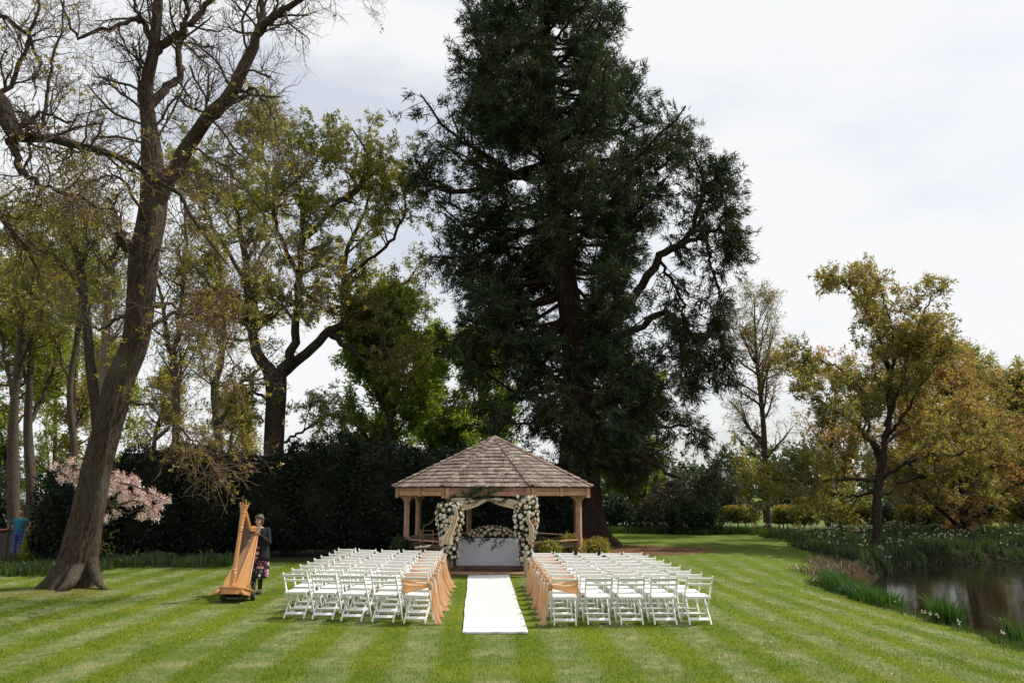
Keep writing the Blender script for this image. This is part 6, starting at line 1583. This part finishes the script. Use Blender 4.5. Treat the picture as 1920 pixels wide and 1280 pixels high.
# ================================================================== hedges, shrubs, beds
def leafy_mass(name, label, cat, loc, size, seed, leafm, n, lsize=(.08, .14), aspect=.5, lump=.16, boxy=3.0, spread=.06, per=3, group=None, core=.84, stems=0, z_off=0.0, top=None, extra_top=None):
    """a shrub or hedge: lumpy rounded block, leaves all over an added dark core that blocks light"""
    rng = np.random.default_rng(seed); sx, sy, sz = size
    root = thing(name, label, cat, loc, 0, group); loc = np.array(root.location)
    ph = rng.random((6, 3)) * 6.28; fr = rng.uniform(1.2, 4.2, (6, 3)) / np.array([1, 1, 1])
    def surf(d):
        q = np.abs(d) ** boxy; r = (q.sum(1)) ** (-1 / boxy); p = d * r[:, None] * np.array([sx / 2, sy / 2, sz / 2])
        w_ = np.zeros(len(d))
        for k in range(6): w_ += np.sin((p * fr[k]).sum(1) * 1.1 + ph[k, 0]) / 6
        p = p * (1 + lump * w_ * 2)[:, None]
        p[:, 2] += sz / 2 + z_off
        if top is not None: p[:, 2] *= np.interp(p[:, 0], top[0], top[1])
        return p
    # sample the surface by area: random points on the box faces
    A = np.array([sy * sz, sx * sz, sx * sy]); ax_ = rng.choice(3, n, p=A / A.sum()); d = rng.uniform(-1, 1, (n, 3)); d[np.arange(n), ax_] = np.sign(rng.standard_normal(n))
    keep = ~((ax_ == 2) & (d[:, 2] < 0)); d = d[keep]
    p = surf(unit(d * 1.0) if boxy < 2.6 else d / np.abs(d).max(1, keepdims=True))
    nr = unit(p - np.array([0, 0, sz / 2]))
    p = p + nr * (rng.uniform(-.12, .05, len(p)) * min(sx, sy, sz) * .5)[:, None]
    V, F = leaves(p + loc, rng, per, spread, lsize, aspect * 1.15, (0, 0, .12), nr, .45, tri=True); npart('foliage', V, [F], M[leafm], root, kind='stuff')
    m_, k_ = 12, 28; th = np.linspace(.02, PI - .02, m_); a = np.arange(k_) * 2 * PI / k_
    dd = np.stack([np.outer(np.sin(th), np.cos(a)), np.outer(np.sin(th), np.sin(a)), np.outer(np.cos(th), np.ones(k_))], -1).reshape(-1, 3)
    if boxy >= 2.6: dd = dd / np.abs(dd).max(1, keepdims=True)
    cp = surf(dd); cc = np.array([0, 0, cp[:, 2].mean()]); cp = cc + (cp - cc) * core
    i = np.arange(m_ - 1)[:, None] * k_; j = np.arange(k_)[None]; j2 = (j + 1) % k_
    npart('added_core', cp + loc, [np.stack([i + j, i + k_ + j, i + k_ + j2, i + j2], -1).reshape(-1, 4)], M['lf_core'], root, True)  # added solid dark core, keeps light from passing through the leaves
    for q in range(stems):
        x = (q + .5) / stems * sx * .7 - sx * .35; MB().tube([(x, 0, -.05), (x + .03, .02, z_off * .6), (x - .02, 0, z_off + sz * .4)], [.05, .04, .03], 7).build('stem', M['bark_oak'], root, smooth=True)
    if extra_top:
        m2, n2, ls = extra_top; sel = p[p[:, 2] > np.quantile(p[:, 2], .72)]; sel = sel[rng.integers(0, len(sel), n2)]
        V, F = leaves(sel + loc + np.array([0, 0, .03]), rng, 2, .05, ls, .45, (0, 0, .9)); npart('young_shoots', V, [F], M[m2], root, kind='stuff')
    return root

# tall dark hedge: clipped lengths standing side by side
def dark_hedge():
    segs = [(80, 210, 868, 26.8), (205, 330, 838, 27.0), (322, 440, 846, 27.2), (432, 545, 858, 27.4), (535, 650, 826, 27.6), (640, 760, 838, 27.6), (750, 880, 848, 28.2), (870, 1000, 858, 29.2), (985, 1062, 900, 31.6)]
    names = ('end of the tall dark hedge behind the leaning trunk', 'tall dark hedge length just right of the leaning trunk', 'tall dark hedge length behind the harp column', 'tall dark hedge length behind the harpist', 'tall dark hedge length below the oak and chestnut', 'tall dark hedge length beside the gazebo', 'dark hedge length seen through the gazebo behind its near posts', 'dark hedge length seen through the gazebo entrance', 'dark hedge end between gazebo and conifer trunk')
    for k, ((u0, u1, vt, Y), lb) in enumerate(zip(segs, names)):
        a, b = at(u0, 1030, Y)[0], at(u1, 1030, Y)[0]; W = b - a + .5; zt = z_at(vt, Y) + .1
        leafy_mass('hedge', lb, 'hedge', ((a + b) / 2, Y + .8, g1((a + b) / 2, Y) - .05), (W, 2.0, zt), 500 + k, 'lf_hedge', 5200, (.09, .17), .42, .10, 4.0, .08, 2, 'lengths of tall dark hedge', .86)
dark_hedge()
# clipped pale hedge blocks on the field edge
for k, (u0, u1, vt, vb, Y, lb) in enumerate((
    (1352, 1414, 951, 990, 47, 'rounded clipped hedge block standing alone left of the bare tree trunk'), (1452, 1484, 950, 996, 46, 'narrow clipped hedge block right beside the bare tree trunk'), (1482, 1534, 949, 998, 45, 'clipped hedge block on short stems between bare tree and thin dark tree'),
    (1556, 1638, 949, 1000, 45, 'wide clipped hedge block behind the two slender bank trees'), (1686, 1762, 950, 1000, 44, 'shaded clipped hedge block behind the bronze oak trunk'), (1766, 1836, 952, 1000, 44, 'shaded clipped hedge block under the copper beech'))):
    a, b = at(u0, 980, Y)[0], at(u1, 980, Y)[0]; x = (a + b) / 2; zt = z_at(vt, Y); zg = g1(x, Y)
    leafy_mass('clipped_hedge', lb, 'hedge', (x, Y, zg), (b - a, 1.5, zt - zg - .22), 540 + k, 'lf_clip', 2300, (.07, .13), .55, .10, 3.2, .06, 2, 'clipped hedge blocks', .80, 3, .25, extra_top=('lf_copper', 160, (.07, .13)))
# dark shrubs on the far edge of the lawn
for k, (u0, u1, vt, Y, lm, lb) in enumerate((
    (1122, 1190, 930, 44, 'lf_dark', 'dark evergreen shrub just right of the conifer trunk'), (1186, 1232, 944, 45, 'lf_hedge', 'small round very dark shrub between two larger shrubs'), (1228, 1276, 938, 46, 'lf_clip', 'light green loose shrub beside the small dark one'),
    (1640, 1730, 940, 49, 'lf_dark', 'dark shrub behind the bronze oak trunk beyond the clipped hedge'), (1720, 1810, 925, 50, 'lf_dark', 'dark shrub behind the copper beech near its trunk'), (1800, 1930, 930, 49, 'lf_dark', 'wide dark shrub at the picture edge beyond the pond'),
    (1262, 1352, 928, 42, 'lf_dark', 'broad dark shrub behind the daffodils with grey sprays above'), (1215, 1300, 896, 43, 'lf_grey', 'grey-green feathery shrub under the conifer boughs'), (1290, 1396, 886, 48, 'lf_grey', 'grey-brown feathery shrub rising behind the broad dark shrub'))):
    a, b = at(u0, 980, Y)[0], at(u1, 980, Y)[0]; x = (a + b) / 2; zt = z_at(vt, Y); zg = g1(x, Y)
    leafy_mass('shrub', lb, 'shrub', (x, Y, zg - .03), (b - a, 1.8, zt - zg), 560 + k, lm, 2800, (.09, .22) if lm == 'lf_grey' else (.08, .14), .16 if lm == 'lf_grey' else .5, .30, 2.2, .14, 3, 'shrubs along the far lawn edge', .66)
for k, (u0, u1, vt, Y, lb) in enumerate(((1042, 1096, 1000, 23.6, 'gold-edged leafy shrub growing against the gazebo side'), (1090, 1146, 1004, 24.4, 'gold-edged leafy shrub in front of the conifer foot'), (1008, 1046, 1020, 22.2, 'low green shrub at the gazebo corner behind the chairs'), (738, 764, 1002, 23.2, 'small dark green shrub at the harp side of the gazebo'))):
    a, b = at(u0, 1030, Y)[0], at(u1, 1030, Y)[0]; x = (a + b) / 2; zt = z_at(vt, Y)
    leafy_mass('shrub', lb, 'shrub', (x, Y, -.03), (b - a, .8, zt), 580 + k, 'lf_shrub' if k < 2 else ('lf_clip' if k == 2 else 'lf_dark'), 1500, (.035, .075), .55, .28, 2.2, .07, 3, 'shrubs round the gazebo', .55)
for k, (u0, u1, vt, Y, lm, lb) in enumerate(((62, 112, 905, 25.6, 'lf_hedge', 'glossy dark laurel bush left of the leaning trunk'), (52, 106, 982, 27.5, 'lf_lime', 'sunlit yellow-green bush beside the person in teal'), (178, 210, 930, 25.4, 'lf_clip', 'small fresh green sapling under the cherry blossom'))):
    a, b = at(u0, 1000, Y)[0], at(u1, 1000, Y)[0]; x = (a + b) / 2; zg = g1(x, Y); zt = z_at(vt, Y)
    leafy_mass('shrub', lb, 'shrub', (x, Y, zg - .03), (b - a, .9, zt - zg), 590 + k, lm, 1100 if k < 2 else 90, (.06, .13), .5, .3, 2.2, .12, 3, 'bushes by the leaning tree', .6 if k < 2 else .1)

for k, (u0, u1, vt, Y, lm, lb) in enumerate(((-60, 30, 880, 42, 'lf_dark', 'dark undergrowth bush behind the pale copse trunk at the picture edge'), (20, 100, 915, 58, 'lf_clip', 'fresh green bush beyond the white canopy tent'), (95, 190, 860, 44, 'lf_dark', 'dark undergrowth bush between thin copse stem and leaning trunk'))):
    a, b = at(u0, 980, Y)[0], at(u1, 980, Y)[0]; x = (a + b) / 2; zg = g1(x, Y)
    leafy_mass('shrub', lb, 'shrub', (x, Y, zg - .03), (b - a, 2.0, z_at(vt, Y) - zg), 600 + k, lm, 2600, (.12, .22), .55, .3, 2.2, .2, 3, 'undergrowth of the copse', .7)

# cherry in blossom, half hidden by the leaning trunk
def cherry():
    rng = np.random.default_rng(12); Y = 22.5; b = at(176, 1066, Y); b[2] = g1(b[0], b[1])
    root = thing('cherry_tree', 'small cherry with drooping pink blossom behind the leaning trunk', 'tree', b)
    P = spline(np.array([b - [0, 0, .1], at(178, 1000, Y), at(182, 950, Y), at(185, 915, Y)]), 16); wood = [trunk_mesh(P, np.linspace(.09, .05, 16), 10, rng, .3)]
    cl = [(103, 873), (120, 878), (136, 864), (152, 872), (150, 888), (116, 899), (131, 898), (146, 906), (134, 888), (160, 880), (217, 887), (228, 894), (240, 903), (250, 896), (256, 906), (214, 905), (222, 913), (236, 924), (225, 934), (211, 917), (246, 930), (255, 921), (260, 913), (263, 936), (271, 930), (276, 945), (285, 923), (291, 931), (300, 935), (311, 938), (298, 946), (290, 955), (280, 955), (286, 966), (266, 968), (291, 972), (216, 965), (198, 970), (238, 946), (250, 942), (232, 936), (205, 925), (200, 900), (190, 890), (170, 895)]
    limbs = [([P[-1], at(160, 900, Y), at(130, 893, Y - .2), at(100, 876, Y - .3)], [.05, .035, .02, .008]), ([P[-1], at(215, 905, Y - .2), at(255, 912, Y - .4), at(312, 938, Y - .5)], [.05, .035, .02, .008]), ([P[-3], at(220, 945, Y - .2), at(255, 938, Y - .3), at(292, 958, Y - .4)], [.04, .03, .02, .008]), ([P[-4], at(235, 962, Y - .1), at(262, 955, Y - .2), at(288, 970, Y - .2)], [.03, .02, .015, .006]), ([P[-1], at(190, 888, Y), at(160, 876, Y - .1), at(138, 864, Y - .2)], [.03, .02, .012, .006])]
    LP, LR = limb_arrays(limbs, 14); wood.append(tubes(LP, LR, 7)); V, F = merge(wood); npart('trunk', V, [F], M['bark_slim'], root, True)
    C = np.array([at(u, v, Y - .2 + .3 * rng.standard_normal()) for u, v in cl]); C = np.concatenate([C, C + .05 * rng.standard_normal(C.shape)])
    V, F = leaves(C, rng, 60, .085, (.035, .06), .85); npart('blossom', V, [F], M['petal_pink'], root, kind='stuff')
    V, F = leaves(C + [0, 0, .09], rng, 9, .08, (.05, .08), .45, (0, 0, .5)); npart('young_leaves', V, [F], M['lf_copper'], root, kind='stuff')
cherry()

# flower beds and rushes
def bed(name, label, cat, polys, n, h, wd, lm, seed, flowers=0, fcol='petal_w', lean=.4):
    """leaves over polygon areas given on the ground as (x0, x1, y0, y1) boxes"""
    rng = np.random.default_rng(seed); pts = []
    tot = sum((b - a) * (d - c) for a, b, c, d in polys)
    for a, b, c, d in polys:
        k = int(n * (b - a) * (d - c) / tot); cx = rng.uniform(a, b, max(4, k // 26)); cyy = rng.uniform(c, d, max(4, k // 26)); i = rng.integers(0, len(cx), k)
        pts.append(np.stack([cx[i] + .13 * rng.standard_normal(k), cyy[i] + .13 * rng.standard_normal(k)], -1))
    q = np.concatenate(pts); q = q[pond_sd(q[:, 0], q[:, 1]) > -.5]; C = np.stack([q[:, 0], q[:, 1], gz(q[:, 0], q[:, 1]) - .02], -1)
    V, F = blades(C, rng, h, wd, lean); o = link(name, np_mesh(name, V, F, M[lm])); tag(o, label, cat, kind='stuff')
    if flowers:
        s = C[rng.integers(0, len(C), flowers)]; s = s + np.stack([.1 * rng.standard_normal(flowers), .1 * rng.standard_normal(flowers), h[1] * rng.uniform(.85, 1.15, flowers)], -1)
        V, F = leaves(s, rng, 5, .02, (.035, .06), .7, (0, -.5, .1)); o = link(name + '_flowers', np_mesh(name + '_flowers', V, [F], M[fcol])); tag(o, label.replace('leaves', 'flowers'), 'flowers', kind='stuff')
bed('daffodil_bed', 'daffodil leaves in a long strip along the far lawn edge', 'plants', [(4.6, 8.5, 42, 44.5), (8.5, 13.5, 41, 43.5), (13.2, 17, 37.5, 41.5)], 9000, (.28, .5), .03, 'lf_blade', 21, 340)
bed('bank_weeds', 'low dark weeds and grass along the far waterline', 'plants', [(11.4, 14.6, 28.2, 33.4), (14.2, 18, 31.8, 36.2), (17, 23.5, 34.2, 38), (23, 38, 36.4, 39)], 10000, (.14, .34), .035, 'lf_dark', 27, 0, lean=.9)
bed('bank_daffodils', 'white-flowered daffodil leaves covering the bank behind the pond', 'plants', [(11.8, 17.5, 30, 40.5), (17.0, 36, 34.4, 44)], 22000, (.30, .55), .035, 'lf_blade', 22, 430)
bed('hedge_foot_plants', 'dark strappy leaves along the hedge foot and leaning trunk', 'plants', [(-19, -11.2, 21.6, 26), (-11.0, -8.4, 23.8, 25.6)], 7500, (.2, .42), .03, 'lf_blade', 23, 22, 'lf_bud')
bed('tall_weeds', 'tall weeds hiding the feet of the person in teal', 'plants', [(-20.5, -15.2, 26.5, 29.6)], 2400, (.2, .42), .035, 'lf_blade', 28)
bed('dry_reeds', 'brown dry stalks and brambles on the pond bank', 'plants', [(9.0, 10.2, 23.5, 26.5), (10.2, 12.0, 26, 29)], 2200, (.15, .42), .02, 'lf_dry', 24, 0, lean=1.3)
bed('bank_grass', 'tufts of long grass leaves at the pond rim', 'plants', [(8.5, 8.95, 12, 20), (8.4, 9.0, 20, 24), (9.6, 10.6, 24, 27)], 4200, (.07, .20), .013, 'lf_blade', 26, 24)
def iris(label, u, v, Y, rx, ry, n, h, seed):
    rng = np.random.default_rng(seed); p = at(u, v, Y); x, y = p[0], p[1]
    root = thing('iris_clump', label, 'plant', (x, y, g1(x, y)), 0, 'iris clumps at the pond')
    a = rng.random(n) * 2 * PI; r_ = np.sqrt(rng.random(n)); X, Y_ = x + rx * r_ * np.cos(a), y + ry * r_ * np.sin(a)
    C = np.stack([X, Y_, np.maximum(gz(X, Y_), -.95) - .03], -1); od = np.stack([(X - x) / rx, (Y_ - y) / ry, 0 * X], -1) * .28
    V, F = blades(C, rng, h, .026, .35, od); npart('leaves', V, F, M['lf_iris'], root, kind='stuff')
iris('long bright green iris bed at the lawn edge beside the dry stalks', 1592, 1104, 22.4, .55, 1.3, 900, (.4, .7), 1)
iris('spreading iris bed reaching toward the water below the dry stalks', 1640, 1124, 20.2, .5, 1.1, 620, (.3, .55), 2)
iris('lone tuft of tall rushes standing at the water edge', 1778, 1172, 17.2, .28, .3, 260, (.4, .75), 3)
iris('rush tuft cut by the picture edge near the water', 1917, 1205, 15.2, .2, .25, 120, (.4, .8), 4)

# far wood beyond the field: reads as one mass
def far_wood():
    rng = np.random.default_rng(55); pts = []
    for x in np.arange(-70, 100, 3.4):
        Y = 104 + 8 * rng.random(); ht = rng.uniform(4.5, 8.5) if x > 10 else rng.uniform(3.5, 6.0); rx = rng.uniform(2.2, 4.0); c = np.array([x + rng.uniform(-1, 1), Y, ht * .5])
        d = unit(rng.standard_normal((430, 3))); r_ = .75 + .3 * rng.random(430); lum = 1 + .22 * np.sin(d @ np.array([5, 3, 4]) + x)
        pts.append(c + d * (r_ * lum)[:, None] * np.array([rx, rx * .8, ht * .52]))
    p = np.concatenate(pts); p = p[p[:, 2] > -.1]; V, F = leaves(p, rng, 2, .3, (.4, .85), .75, tri=True)
    o = link('far_wood', np_mesh('far_wood', V, [F], M['lf_wood'])); tag(o, 'distant dark green wood along the far side of the field', 'wood', kind='stuff')
far_wood()
